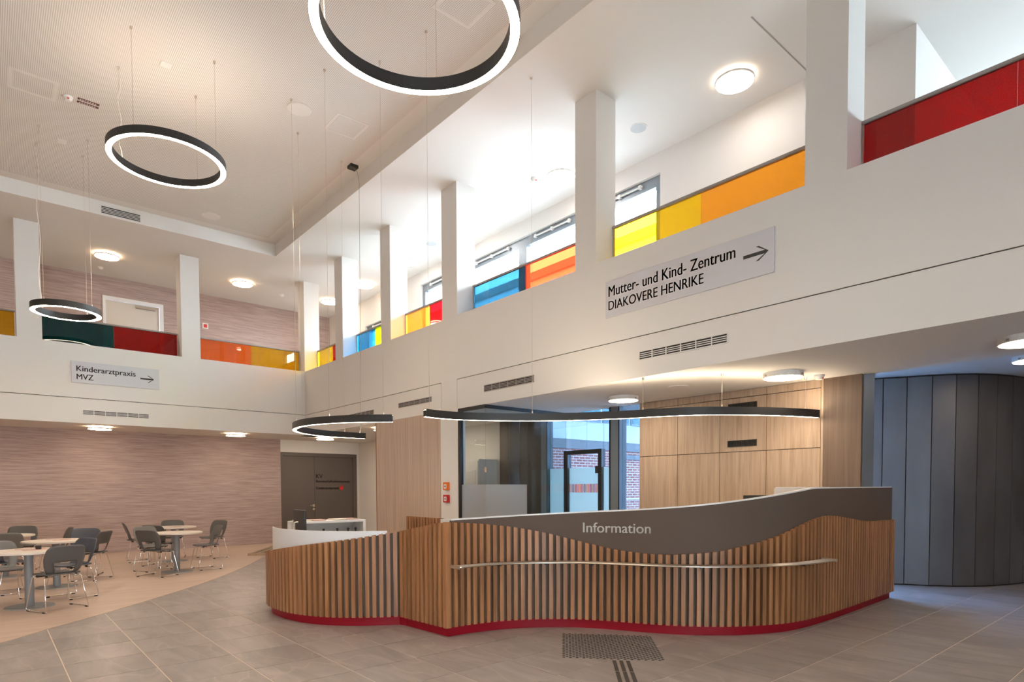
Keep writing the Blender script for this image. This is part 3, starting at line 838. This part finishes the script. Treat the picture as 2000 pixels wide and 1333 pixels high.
def monitor(loc, rz, label, mt_back, w=.50, h=.32, zc=.34):
    m = thing('monitor', label, 'monitor', loc, rz, 'monitors behind the desk')
    bevel(MB().box(-w/2, w/2, -.018, .018, zc-h/2, zc+h/2).build('casing', mt_back, m), .006)
    MB().box(-w/2+.012, w/2-.012, .018, .0195, zc-h/2+.012, zc+h/2-.012).build('screen', M['black_matt'], m)
    MB().tube([(-.02, -.06, 0.01), (-.02, -.06, zc), (-.02, -.015, zc)], .016, 8).build('stand_arm', M['steel'], m)
    MB().cyl((-.02, -.06), .09, 0, .012, 20).build('stand_foot', M['black'], m)
    return m
mo = monitor((7.93, -3.32, .751), math.radians(-7), 'black monitor seen from behind over the white desk shell', M['black'], zc=.33)
ph = MB().tube([(-.22, -.05, .0), (-.22, -.05, .30)], .013, 8).build('cable_arm', M['plastic_white'], mo)
mt_ = MB(); mt_.box(-.34, -.20, -.07, -.03, .30, .335).build('mount_head', M['plastic_white'], mo)
monitor((12.0, .62, .751), math.radians(80), 'black monitor whose top edge shows over the taupe desk front', M['black'], w=.46, zc=.50)
oc = thing('office_cabinet', 'white cabinet top just showing above the highest part of the desk', 'cabinet', (12.3, 1.1, 0))
local(bevel(box('cabinet_body', (12.15, 12.50, .76, 1.43, .751, 1.505), M['white_gloss'])), oc)
local(box('cabinet_door', (12.13, 12.15, .77, 1.42, .77, 1.49), M['plastic_white']), oc)

# ------------------------------------------------------------------ pendants
def cable(root, x, y, z0, z1, name='suspension_cable', r=.0022, m='steel'):
    local(MB().tube([(x, y, z0), (x, y, z1)], r, 6).build(name, M[m]), root)
    if name == 'suspension_cable':
        local(MB().cyl((x, y), .012, z1-.03, z1, 10, .018).build('ceiling_fixing', M['steel']), root)
        local(MB().cyl((x, y), .008, z0, z0+.03, 8).build('cable_grip', M['steel']), root)

def ring(label, c, R, z, wdt=.072, h=.10, n=80):
    root = thing('ring_pendant', label, 'pendant lamp', (c[0], c[1], z), 0, 'black ring pendants')
    P = lambda o: local(o, root)
    circ = lambda r: [Vector((c[0]+r*math.cos(2*math.pi*i/n), c[1]+r*math.sin(2*math.pi*i/n))) for i in range(n)]
    P(MB().strip(circ(R-wdt), circ(R), z+.012, z+h-.014, True).strip(circ(R-.004), circ(R), z+h-.014, z+h, True).strip(circ(R-wdt), circ(R-wdt+.004), z+h-.014, z+h, True).strip(circ(R-.004), circ(R), z-.001, z+.012, True).strip(circ(R-wdt), circ(R-wdt+.004), z-.001, z+.012, True).build('ring_housing', M['black']))
    P(MB().flat(circ(R-wdt+.004), circ(R-.004), z+.002, True).build('diffuser', M['ring_glow']))
    P(MB().flat(circ(R-wdt+.012), circ(R-.012), z+h-.013, True).build('uplight', M['up_glow']))
    rm = R-wdt/2
    for k in range(4):
        a = math.pi/4+k*math.pi/2
        x, y = c[0]+rm*math.cos(a), c[1]+rm*math.sin(a)
        cable(root, x, y, z+h, ZP)
        if k == 2:
            pts = [(x+.02+.012*math.sin(i*1.7), y+.02*math.cos(i*1.1), z+h+(ZP-z-h)*i/14) for i in range(15)]
            P(MB().tube(pts, .005, 6).build('power_cable', M['plastic_white']))
    P(MB().box(c[0]-.06, c[0]+.06, c[1]-.06, c[1]+.06, ZP-.012, ZP).build('ceiling_plate', M['plastic_white']))
    return root
ring('large black ring pendant cut by the top edge of the picture', (11.916, -4.006), .722, 4.70)
ring('black ring pendant hanging at medium height under the perforated ceiling', (6.376, -4.41), .703, 5.85)
ring('added black ring pendant out of view, lighting the middle of the hall', (9.3, -8.3), .703, 5.3)  # extra pendant out of view, added as fill light for the hall
ring('added black ring pendant out of view, lighting the entrance side', (18.0, -7.2), .703, 5.6)  # another unseen pendant, added for more light from the entrance side
ring('smallest and lowest black ring pendant on the left in front of a column', (3.27, -5.29), .478, 4.38)

def line_lamp(label, pts, cables, z=2.40, wdt=.062, h=.10):
    q = smooth_path(pts, 8)
    mid = q[len(q)//2]
    root = thing('line_pendant', label, 'pendant lamp', (mid.x, mid.y, z), 0, 'curved line pendants above the desk')
    P = lambda o: local(o, root)
    a, b = offset_path(q, -wdt/2), offset_path(q, wdt/2)
    a2, b2 = offset_path(q, -wdt/2+.004), offset_path(q, wdt/2-.004)
    P(MB().strip(a, b, z+.010, z+h-.014).strip(a, a2, z, z+.010).strip(b2, b, z, z+.010).strip(a, a2, z+h-.014, z+h).strip(b2, b, z+h-.014, z+h).build('lamp_housing', M['black']))
    P(MB().flat(a2, b2, z+.002).build('diffuser', M['line_glow']))
    P(MB().flat(a2, b2, z+h-.013).build('uplight', M['line_up']))
    for x, y, zt_ in cables: cable(root, x, y, z+h, zt_)
    return root, P
lc, P = line_lamp('black hook-shaped line pendant hanging left of the oak wall panel', [(8.33, -2.19), (8.12, -2.43), (7.89, -2.62), (7.61, -2.775), (7.33, -2.87), (7.02, -2.90), (6.72, -2.87), (6.43, -2.79), (6.18, -2.66), (5.96, -2.48), (5.79, -2.26), (5.65, -1.96), (5.60, -1.58), (5.61, -1.20)],
          [(6.722, -2.87, ZP), (5.957, -2.475, ZP), (7.627, -2.766, ZP), (8.25, -2.28, ZP), (5.60, -1.581, ZP)])
P(MB().box(5.52, 5.66, -1.43, -1.29, ZP-.05, ZP).build('power_canopy', M['black']))
P(MB().tube([(5.62, -1.36, ZP-.05), (5.70, -1.33, ZP-.14), (5.74, -1.32, ZP-.35), (5.74, -1.33, 4.5), (5.64, -1.30, 2.6), (5.61, -1.30, 2.5)], .0035, 6).build('power_cable', M['vent_grey']))
line_lamp('long black wave-shaped line pendant hanging over the reception desk', [(9.10, -2.17), (9.07, -1.88), (9.13, -1.57), (9.30, -1.22), (9.55, -.86), (9.87, -.52), (10.20, -.27), (10.6, -.03), (11.0, .14), (11.35, .36), (11.62, .66), (11.85, 1.02), (12.04, 1.42), (12.17, 1.84)],
          [(9.10, -2.105, ZP), (9.60, -.811, ZC), (10.757, .045, ZF), (11.55, .58, ZF), (12.09, 1.66, ZF)])

# ------------------------------------------------------------------ round ceiling lamps
def disc(label, x, y, z, R=.25, halo=True, neutral=False, group='round ceiling lamps'):
    root = thing('ceiling_lamp', label, 'ceiling lamp', (x, y, z), 0, group)
    if halo:
        mesh('backlight', [(R*.86*math.cos(2*math.pi*(i % 24)/24), R*.86*math.sin(2*math.pi*(i % 24)/24), -.036*(i // 24)) for i in range(48)], [(i, 24+i, 24+(i+1) % 24, (i+1) % 24) for i in range(24)], M['halo_neutral' if neutral else 'halo_glow'], root)
        MB().cyl((0, 0), R, -.062, -.036, 48).build('housing', M['plastic_white'], root)
    else:
        MB().cyl((0, 0), R, -.062, -.0, 48, R*.98).build('housing', M['plastic_white'], root)
        for a in (0, 2.1, 4.2):
            MB().box(R*math.cos(a)-.012, R*math.cos(a)+.012, R*math.sin(a)-.012, R*math.sin(a)+.012, -.05, -.03).build('side_clip', M['vent_grey'], root)
    mesh('diffuser', [(R*.94*math.cos(2*math.pi*i/32), R*.94*math.sin(2*math.pi*i/32), -.064) for i in range(32)], [tuple(range(31, -1, -1))], M['disc_neutral' if neutral else 'disc_glow'], root)
for x, y, lb in ((11.32, 1.22, 'round ceiling lamp above the yellow glass balustrade, largest of the gallery lamps'), (8.12, 1.22, 'round gallery lamp left of the tall column over the direction sign'), (5.2, 1.25, 'round gallery lamp mostly hidden behind the widest column'), (3.0, 1.28, 'round gallery lamp above the orange glass panel'), (.82, 1.28, 'round gallery lamp above the blue glass panel'), (-1.1, 1.2, 'round gallery lamp seen beside the corner column')):
    disc(lb, x, y, ZC, neutral=x > 2)
for x, y, lb in ((-1.08, -1.18, 'round gallery lamp above the orange and mustard glass'), (-1.08, -4.13, 'round gallery lamp above the gallery door'), (-1.08, -7.1, 'unseen round gallery lamp added beyond the left picture edge')):  # the last lamp is unseen, added for extra light
    disc(lb, x, y, ZC)
for x, y, lb in ((9.535, 1.15, 'round lamp under the soffit in front of the courtyard glazing'), (12.05, 1.13, 'round lamp under the soffit above the oak wall'), (14.4, 1.12, 'round lamp under the soffit at the right picture edge')):
    disc(lb, x, y, ZF, .235, False)
for x, y, lb in ((-.62, -4.41, 'round lamp under the left soffit above the seating tables'), (-.55, -1.574, 'round lamp under the left soffit at the end of the striped wall'), (-.32, .66, 'round lamp under the soffit in front of the double door'), (2.98, .62, 'round lamp under the soffit partly hidden by the oak block'), (-.62, -7.3, 'unseen round lamp added under the left soffit beyond the left picture edge')):  # the last of these is added out of view to help light the hall
    disc(lb, x, y, ZF, .235)
disc('hidden round lamp added to brighten the inside of the glass office', 4.6, .8, ZF, .235, False)  # lamp added out of sight to lift the dim office
disc('round lamp on the higher entrance ceiling in front of the grey drum', 13.98, 3.95, 3.18, .235, False)

# ------------------------------------------------------------------ signs
sgA = thing('direction_sign', 'long pale sign reading Mutter- und Kind- Zentrum with an arrow', 'sign', (11.345, -.012, 4.0))
P = lambda o: local(o, sgA)
pl = P(bevel(box('sign_plate', (10.19, 12.50, -.022, 0, 3.765, 4.242), M['sign']), .003))
fA = lambda x0, z0: (lambda u, v, w: (x0+u, -.0225-abs(w), z0+v))
for t_, x0, z0, wd, cp in (('Mutter- und Kind-', 10.245, 4.035, 1.19, .135), ('Zentrum', 11.49, 4.035, .57, .135), ('DIAKOVERE HENRIKE', 10.245, 3.858, 1.42, .118)):
    sub(lettering('lettering', t_, wd, cp, fA(x0, z0), M['ink'], None), pl)
def arrow(fn, L_, H, tk):
    hx = L_*.62
    top = [(0, -tk/2), (L_-tk*1.1, -tk/2), (hx-tk*.9, -H/2), (hx, -H/2), (L_, 0), (hx, H/2), (hx-tk*.9, H/2), (L_-tk*1.1, tk/2), (0, tk/2)]
    n = len(top)
    v = [fn(a, b, 0) for a, b in top]+[fn(a, b, .003) for a, b in top]
    fs = [(0, 1, 7, 8), (1, 2, 3, 4), (1, 4, 7), (7, 4, 5, 6)]
    fs = fs+[tuple(i+n for i in f) for f in fs]+[(i, (i+1) % n, n+(i+1) % n, n+i) for i in range(n)]
    return MB().add(v, fs).build('arrow', M['ink'])
sub(arrow(fA(12.155, 4.005), .285, .155, .036), pl)
sgB = thing('direction_sign', 'small pale sign reading Kinderarztpraxis MVZ on the left parapet', 'sign', (.012, -4.15, 3.97))
P = lambda o: local(o, sgB)
pl = P(bevel(box('sign_plate', (0, .022, -4.955, -3.345, 3.745, 4.19), M['sign']), .003))
fB = lambda y0, z0: (lambda u, v, w: (.0225+abs(w), y0+u, z0+v))
sub(lettering('lettering', 'Kinderarztpraxis', 1.06, .112, fB(-4.865, 3.985), M['ink'], None), pl)
sub(lettering('lettering', 'MVZ', .29, .112, fB(-4.865, 3.815), M['ink'], None), pl)
sub(arrow(fB(-3.715, 3.955), .265, .15, .034), pl)

# ------------------------------------------------------------------ air vents
def vent(label, axis, a0, a1, z0, z1, pos, out, mframe, nsec, nl=3, group='long wall vents'):
    """axis x: on a wall facing -y at y=pos; axis y: on a wall facing +x at x=pos"""
    root = thing('air_vent', label, 'vent', ((a0+a1)/2, pos, (z0+z1)/2) if axis == 'x' else (pos, (a0+a1)/2, (z0+z1)/2), 0, group)
    def D(u0, u1, d0, d1, c, d):
        return (u0, u1, pos-d1, pos-d0, c, d) if axis == 'x' else (pos+d0, pos+d1, u0, u1, c, d)
    P = lambda o: local(o, root)
    fwd = .012
    vf = P(MB().box(*D(a0, a1, 0, fwd, z1-.012, z1)).box(*D(a0, a1, 0, fwd, z0, z0+.012)).box(*D(a0, a0+.015, 0, fwd, z0+.012, z1-.012)).box(*D(a1-.015, a1, 0, fwd, z0+.012, z1-.012)).build('vent_frame', mframe))
    P(box('vent_back', D(a0+.015, a1-.015, .0005, .002, z0+.012, z1-.012), M['vent_dark']))
    for k in range(1, nl+1):
        zz = z0+.012+(z1-z0-.024)*k/(nl+1)
        sub(box('louvre', D(a0+.015, a1-.015, .002, .009, zz-.0045, zz+.0045), mframe), vf)
    for k in range(1, nsec):
        u = a0+(a1-a0)*k/nsec
        sub(box('divider', D(u-.006, u+.006, .002, .010, z0+.012, z1-.012), mframe), vf)
W_ = M['plastic_white']
vent('widest-looking wall vent below the long direction sign', 'x', 10.727, 11.972, 3.122, 3.24, 0, 1, W_, 6)
vent('wall vent above the long wave pendant', 'x', 7.53, 8.753, 3.115, 3.225, 0, 1, M['vent_grey'], 6)
vent('wall vent above the oak wall block', 'x', 4.735, 5.932, 3.13, 3.225, 0, 1, M['vent_grey'], 6)
vent('wall vent partly hidden by the hook-shaped pendant', 'x', 2.55, 3.69, 3.11, 3.205, 0, 1, M['vent_grey'], 6)
vent('wall vent on the left parapet below the small sign', 'y', -4.785, -3.555, 3.085, 3.19, 0, 1, W_, 6)
vent('short louvred vent in the edge of the raised ceiling', 'y', -4.53, -3.84, 6.895, 7.055, OX0, 1, W_, 1, 4, 'ceiling edge vents')
vent('lower black vent slot in the oak wall', 'x', 10.838, 11.284, 2.095, 2.187, YW, 1, M['black'], 12, 0, 'black vent slots')
vent('upper black vent slot in the oak wall behind the pendant', 'x', 10.842, 11.282, 2.635, 2.722, YW, 1, M['black'], 12, 0, 'black vent slots')

# ------------------------------------------------------------------ small ceiling and wall fittings
def hatch(label, x, y, s=.54):
    root = thing('access_hatch', label, 'hatch', (x, y, ZP), 0, 'flush ceiling hatches')
    h = s/2; e = .045
    MB().box(-h, h, h-e, h, -.003, 0).box(-h, h, -h, -h+e, -.003, 0).box(-h, -h+e, -h+e, h-e, -.003, 0).box(h-e, h, -h+e, h-e, -.003, 0).build('hatch_frame', M['ceiling'], root)
    MB().box(-h+e+.004, h-e-.004, -h+e+.004, h-e-.004, -.0025, 0).build('hatch_lid', M['perforated'], root)
hatch('square flush hatch in the perforated ceiling above the hook pendant', 6.60, -1.96, .52)
hatch('square flush hatch seen through the largest ring pendant', 9.73, -1.99)
hatch('square flush hatch at the far left of the perforated ceiling', 4.73, -5.72)
def speaker(label, x, y, z, r=.16, mt=None):
    root = thing('ceiling_speaker', label, 'speaker', (x, y, z), 0, 'flush round ceiling speakers')
    MB().cyl((0, 0), r, -.008, 0, 36).build('speaker_rim', M['plastic_white'], root)
    MB().cyl((0, 0), r*.9, -.011, -.008, 36).build('speaker_grille', mt or M['ceiling'], root)
speaker('round flush speaker in the perforated ceiling near the hook pendant cables', 6.57, -2.69, ZP, .17)
speaker('round flush speaker near the corner of the perforated ceiling', 1.892, -2.697, ZP, .17)
gsp = mat('grey_speaker_grille', (.50, .51, .52), .6)
speaker('grey round speaker on the gallery ceiling beside the largest gallery lamp', 9.80, 1.16, ZC, .13, gsp)
speaker('grey round speaker on the gallery ceiling above the blue balustrade', 4.165, 1.18, ZC, .13, gsp)
speaker('round flush speaker under the soffit between two lamps', 10.644, .99, ZF, .14)
def detector(label, x, y, z, red=True, rot=0):
    root = thing('smoke_detector', label, 'smoke detector', (x, y, z), rot, 'white smoke detectors')
    MB().cyl((0, 0), .062, -.025, 0, 24).build('detector_base', M['plastic_white'], root)
    MB().cyl((0, 0), .036, -.058, -.025, 20, .055).build('detector_head', M['plastic_white'], root)
    if red: MB().box(.03, .05, -.012, .012, -.05, -.03).build('alarm_light', M['fire_red'], root)
    return root
dz = detector('smoke detector with two dark red labels on the perforated ceiling', 4.72, -5.33, ZP)
lab = mat('dark_red_label', (.10, .02, .02), .6)
for k in (0, 1):
    q = box('label_strip', (.05-.09*k-.02, .05-.09*k+.03, .11, .37, -.004, 0), lab, dz)
    for i in range(7):
        box('print_mark', (.05-.09*k-.006, .05-.09*k+.014, .135+i*.03, .135+i*.03+.018, -.0046, -.0041), M['letter_white'], q)
detector('dark-based smoke detector on the gallery ceiling above the door', -2.126, -4.13, ZC, False)
detector('smoke detector on the gallery ceiling beside the corner column', -1.46, -.03, ZC, False)
detector('smoke detector with a red light on the gallery ceiling above the turquoise glass', 7.70, .99, ZC)
detector('smoke detector under the soffit at the end of the oak wall', 12.275, 1.62, ZF)
def call_point(label, mt, z):
    root = thing('call_point', label, 'alarm button', (6.43, -.0, z), 0, 'alarm buttons')
    bevel(MB().box(-.075, .075, -.05, 0, -.07, .07).build('case', mt, root), .006)
    MB().box(-.038, .038, -.0535, -.05, -.045, .035).build('window', M['plastic_white'], root)
    MB().box(-.012, .012, -.057, -.0535, -.018, .012).build('button', M['ink'], root)
call_point('orange alarm button box on the white wall strip', M['orange'], 1.55)
call_point('red alarm button box below the orange one', M['fire_red'], 1.325)
fs_ = thing('wall_sign', 'tiny red and white sign on the gallery wall above the orange glass', 'sign', (XBU, -1.645, 6.017))
local(box('sign_plate', (XBU, XBU+.01, -1.72, -1.57, 5.94, 6.09), M['plastic_white']), fs_)
local(box('sign_symbol', (XBU+.01, XBU+.013, -1.69, -1.60, 5.97, 6.06), M['fire_red']), fs_)

# cupboard inside the office
cb = thing('office_cupboard', 'white louvred cupboard seen through the glass office', 'cupboard', (5.2, 1.7, 0))
P = lambda o: local(o, cb)
P(box('cupboard_body', (4.7, 5.48, 1.45, 1.93, 0, 2.12), M['white_gloss']))
P(box('cupboard_door', (4.72, 5.46, 1.43, 1.45, .04, 2.08), M['plastic_white']))
for k in range(12):
    P(box('louvre', (4.80, 5.38, 1.42, 1.43, 1.25+k*.055, 1.285+k*.055), M['white_gloss']))

# ------------------------------------------------------------------ tactile paving
tp = thing('tactile_paving', 'square field of dark tactile studs on the floor before the desk', 'tactile paving', (11.87, -1.9, 0))
P = lambda o: local(o, tp)
A0 = Vector((11.235, -1.875)); U = Vector((.648, .572)); V = Vector((.62, -.628))
stud = MB()
for r_ in range(31):
    nn = 15
    for c_ in range(nn):
        p = A0+V*(r_/30)+U*((c_+(.5 if r_ % 2 else 0))/14.5)
        n = 8
        v = [(p.x+.0145*math.cos(2*math.pi*i/n), p.y+.0145*math.sin(2*math.pi*i/n), 0) for i in range(n)]+[(p.x+.012*math.cos(2*math.pi*i/n), p.y+.012*math.sin(2*math.pi*i/n), .0045) for i in range(n)]
        stud.add(v, [tuple(range(n, 2*n))]+[(i, (i+1) % n, n+(i+1) % n, n+i) for i in range(n)])
stud_m = mat('dark_stud', (.055, .045, .038), .6)
so = P(stud.build('stud_field', stud_m)); so['kind'] = 'stuff'
dv = V.normalized(); du = U.normalized()
for c_ in range(3):
    for r_ in range(3):
        p = Vector((12.215, -2.245))+du*(.0585*c_)+dv*(.012+.325*r_)
        e = p+dv*.30
        a, b = [p-du*.016, e-du*.016], [p+du*.016, e+du*.016]
        P(MB().strip(a, b, 0, .004).build('guide_bar', stud_m))

# ------------------------------------------------------------------ seating
def make_chair(name, label, mt, loc, rz):
    root = thing(name, label, 'chair', loc, rz, 'grey sled-base chairs around the tables')
    nu, nv = 14, 14; vs_ = []; fc = []
    for j in range(nv+1):
        v = j/nv
        z = .455+.36*v; yb = -.175-.05*v-.055*v*v
        if v < .12: yb += .05*(1-v/.12)**2
        w = interp(v, [0, .1, .3, .55, .8, .93, 1.0], [.160, .195, .222, .238, .226, .214, .190])
        for i in range(nu+1):
            u = -1+2*i/nu
            vs_.append((w*u, yb+.055*u*u*(1-.3*v), z-.012*abs(u)**6*(v > .9)))
    hole = lambda i, j: (j+.5)/nv > .10 and (j+.5)/nv < .43 and abs(-1+2*(i+.5)/nu) < .60
    for j in range(nv):
        for i in range(nu):
            if hole(i, j): continue
            a = j*(nu+1)+i; fc.append((a, a+1, a+nu+2, a+nu+1))
    bk = mesh('backrest', vs_, fc, mt, root, True)
    m = bk.modifiers.new('thick', 'SOLIDIFY'); m.thickness = .011; m.offset = 0
    vs_ = []; fc = []; nr_, na = 5, 28
    for r_ in range(nr_+1):
        k = r_/nr_
        for a in range(na):
            t = 2*math.pi*a/na
            cx, sy = math.cos(t), math.sin(t)
            ex = math.copysign(abs(cx)**.55, cx); ey = math.copysign(abs(sy)**.55, sy)
            vs_.append((.222*ex*k, .005+.205*ey*k, .448+.012*k*k-.02*max(0, ey*k-.6)))
    for r_ in range(nr_):
        for a in range(na):
            b = (a+1) % na; fc.append((r_*na+a, r_*na+b, (r_+1)*na+b, (r_+1)*na+a))
    st = mesh('seat', vs_, fc, mt, root, True)
    m = st.modifiers.new('thick', 'SOLIDIFY'); m.thickness = .014; m.offset = 0
    for s in (-1, 1):
        pts = [(s*.10, .12, .428), (s*.19, .13, .428), (s*.205, .145, .415), (s*.245, .215, .04), (s*.247, .205, .014), (s*.247, -.20, .012), (s*.245, -.215, .03), (s*.21, -.135, .405), (s*.195, -.12, .425), (s*.10, -.12, .428)]
        lg = MB().tube(pts, .0065, 7).build('sled_leg', M['chrome'], root, True)
        for y in (.17, -.17):
            MB().box(s*.247-.011, s*.247+.011, y-.02, y+.02, 0, .014).build('glide', M['rubber'], lg)
    MB().tube([(-.19, .05, .428), (.19, .05, .428)], .008, 6).build('seat_support', M['black'], root)
    for x, y in ((-.17, .1), (.17, .1), (-.17, -.1), (.17, -.1)):
        MB().cyl((x, y), .014, .415, .444, 8).build('seat_mount', M['black'], st)
    return root
protos = {}
def copy_tree(o, parent=None):
    c = o.copy(); link(c)
    if parent: c.parent = parent
    for ch in list(o.children): copy_tree(ch, c)
    return c
def chair(kind, x, y, f, label):
    rz = math.atan2(f[1], f[0])-math.pi/2
    if kind not in protos:
        protos[kind] = make_chair('sled_chair', label, M[kind], (x, y, .004), rz)
    else:
        c = copy_tree(protos[kind]); c.location = (x, y, .004); c.rotation_euler = (0, 0, rz); c['label'] = label
chair('shell', 6.06, -5.71, (-.92, -.40), 'nearest grey chair, its back to the camera, at the front left table')
chair('shell_light', 5.08, -6.22, (.95, .3), 'light grey chair cut by the left picture edge at the front left table')
chair('shell_blue', 5.10, -5.48, (.45, -.89), 'blue-grey chair right behind the nearest chair')
chair('shell', 3.24, -5.04, (-.56, -.83), 'grey chair at the right of the middle left table, turned towards the wall')
chair('shell_blue', 2.50, -5.08, (.92, -.30), 'blue-grey chair on the wall side of the middle left table')
chair('shell_blue', 4.05, -6.12, (-.25, .97), 'dark blue chair left of the middle left table')
chair('shell_light', 2.62, -6.12, (-.98, .1), 'light grey chair in front of the rear left table')
chair('shell', .72, -5.88, (.97, -.2), 'grey chair against the striped wall behind the rear left table')
chair('shell', 1.72, -5.42, (.1, -1), 'grey chair at the right side of the rear left table')
chair('shell', 3.52, -4.12, (-.60, .80), 'grey chair with its back to the camera at the front right table')
chair('shell', 3.02, -3.20, (.05, -1), 'grey chair right of the front right table, facing left')
chair('shell_light', 2.62, -4.02, (.90, .42), 'light grey chair behind the front right table, facing the camera')
chair('shell', 1.86, -3.76, (-.72, .70), 'dark grey chair between the two right tables')
chair('shell', .72, -3.95, (.1, 1), 'grey chair standing apart on the left of the right tables')
chair('shell', .30, -3.22, (.95, -.25), 'grey chair against the striped wall behind the rear right table')
chair('shell', 1.02, -2.58, (.45, -.89), 'grey chair right of the rear right table, farthest from the left tables')

def table(x, y, label):
    t = thing('bistro_table', label, 'table', (x, y, .004), 0, 'round pedestal tables')
    bevel(MB().cyl((0, 0), .43, .70, .727, 56).build('table_top', M['table_top'], t), .004)
    MB().cyl((0, 0), .05, .012, .69, 24).build('column', M['table_leg'], t, False)
    MB().cyl((0, 0), .27, 0, .012, 40, .262).build('base_plate', M['table_leg'], t)
    MB().cyl((0, 0), .13, .688, .70, 24).build('top_flange', M['black'], t)
T_ = [(5.62, -5.97, 'round pedestal table nearest the camera at the left edge'), (3.85, -5.56, 'round pedestal table in the middle of the left group'), (1.84, -6.14, 'round pedestal table farthest back at the left edge'), (3.14, -3.73, 'front one of the two right pedestal tables'), (1.22, -3.38, 'rear one of the two right pedestal tables by the striped wall')]
for a in T_: table(*a)
for x, y, lb in ((5.50, -5.93, 'pinkish leaflets on the table nearest the camera'), (3.75, -5.50, 'pinkish leaflets on the middle left table'), (1.20, -3.36, 'pinkish leaflets on the rear right table')):
    mb = MB()
    for k in range(4):
        a = k*1.3; cx, cy_ = x+.12*math.cos(a), y+.10*math.sin(a)
        mb.box(cx-.07, cx+.07, cy_-.10, cy_+.10, .7311+k*.0008, .7317+k*.0008)
    tag(mb.build('leaflet', M['paper_a']), lb, 'leaflets', 'leaflets on the tables')
pc = thing('pen_pot', 'small dark pot on the table nearest the camera', 'pot', (5.52, -5.86, .731))
MB().cyl((0, 0), .03, 0, .045, 14, .035).build('pot_body', M['black'], pc)
MB().cyl((0, 0), .031, .045, .05, 14).build('pot_lid', M['ink'], pc)

# low wooden grid lying by the striped wall
gr = thing('wooden_grid', 'low wooden frame with slats lying on the floor left of the desk', 'wooden grid', GRID[0], math.radians(146))
gx, gy = GRID[1]
for a in ((-gx, gx, -gy, -gy+.05), (-gx, gx, gy-.05, gy), (-gx, -gx+.05, -gy+.05, gy-.05), (gx-.05, gx, -gy+.05, gy-.05)):
    MB().box(*a, 0, .05).build('frame_bar', M['oak_panel'], gr)
for k in range(7):
    yy = -gy+.05+(2*gy-.1)*(k+.5)/7
    MB().box(-gx+.05, gx-.05, yy-.02, yy+.02, .02, .05).build('cross_slat', M['oak_panel'] if k % 2 else M['steel'], gr)
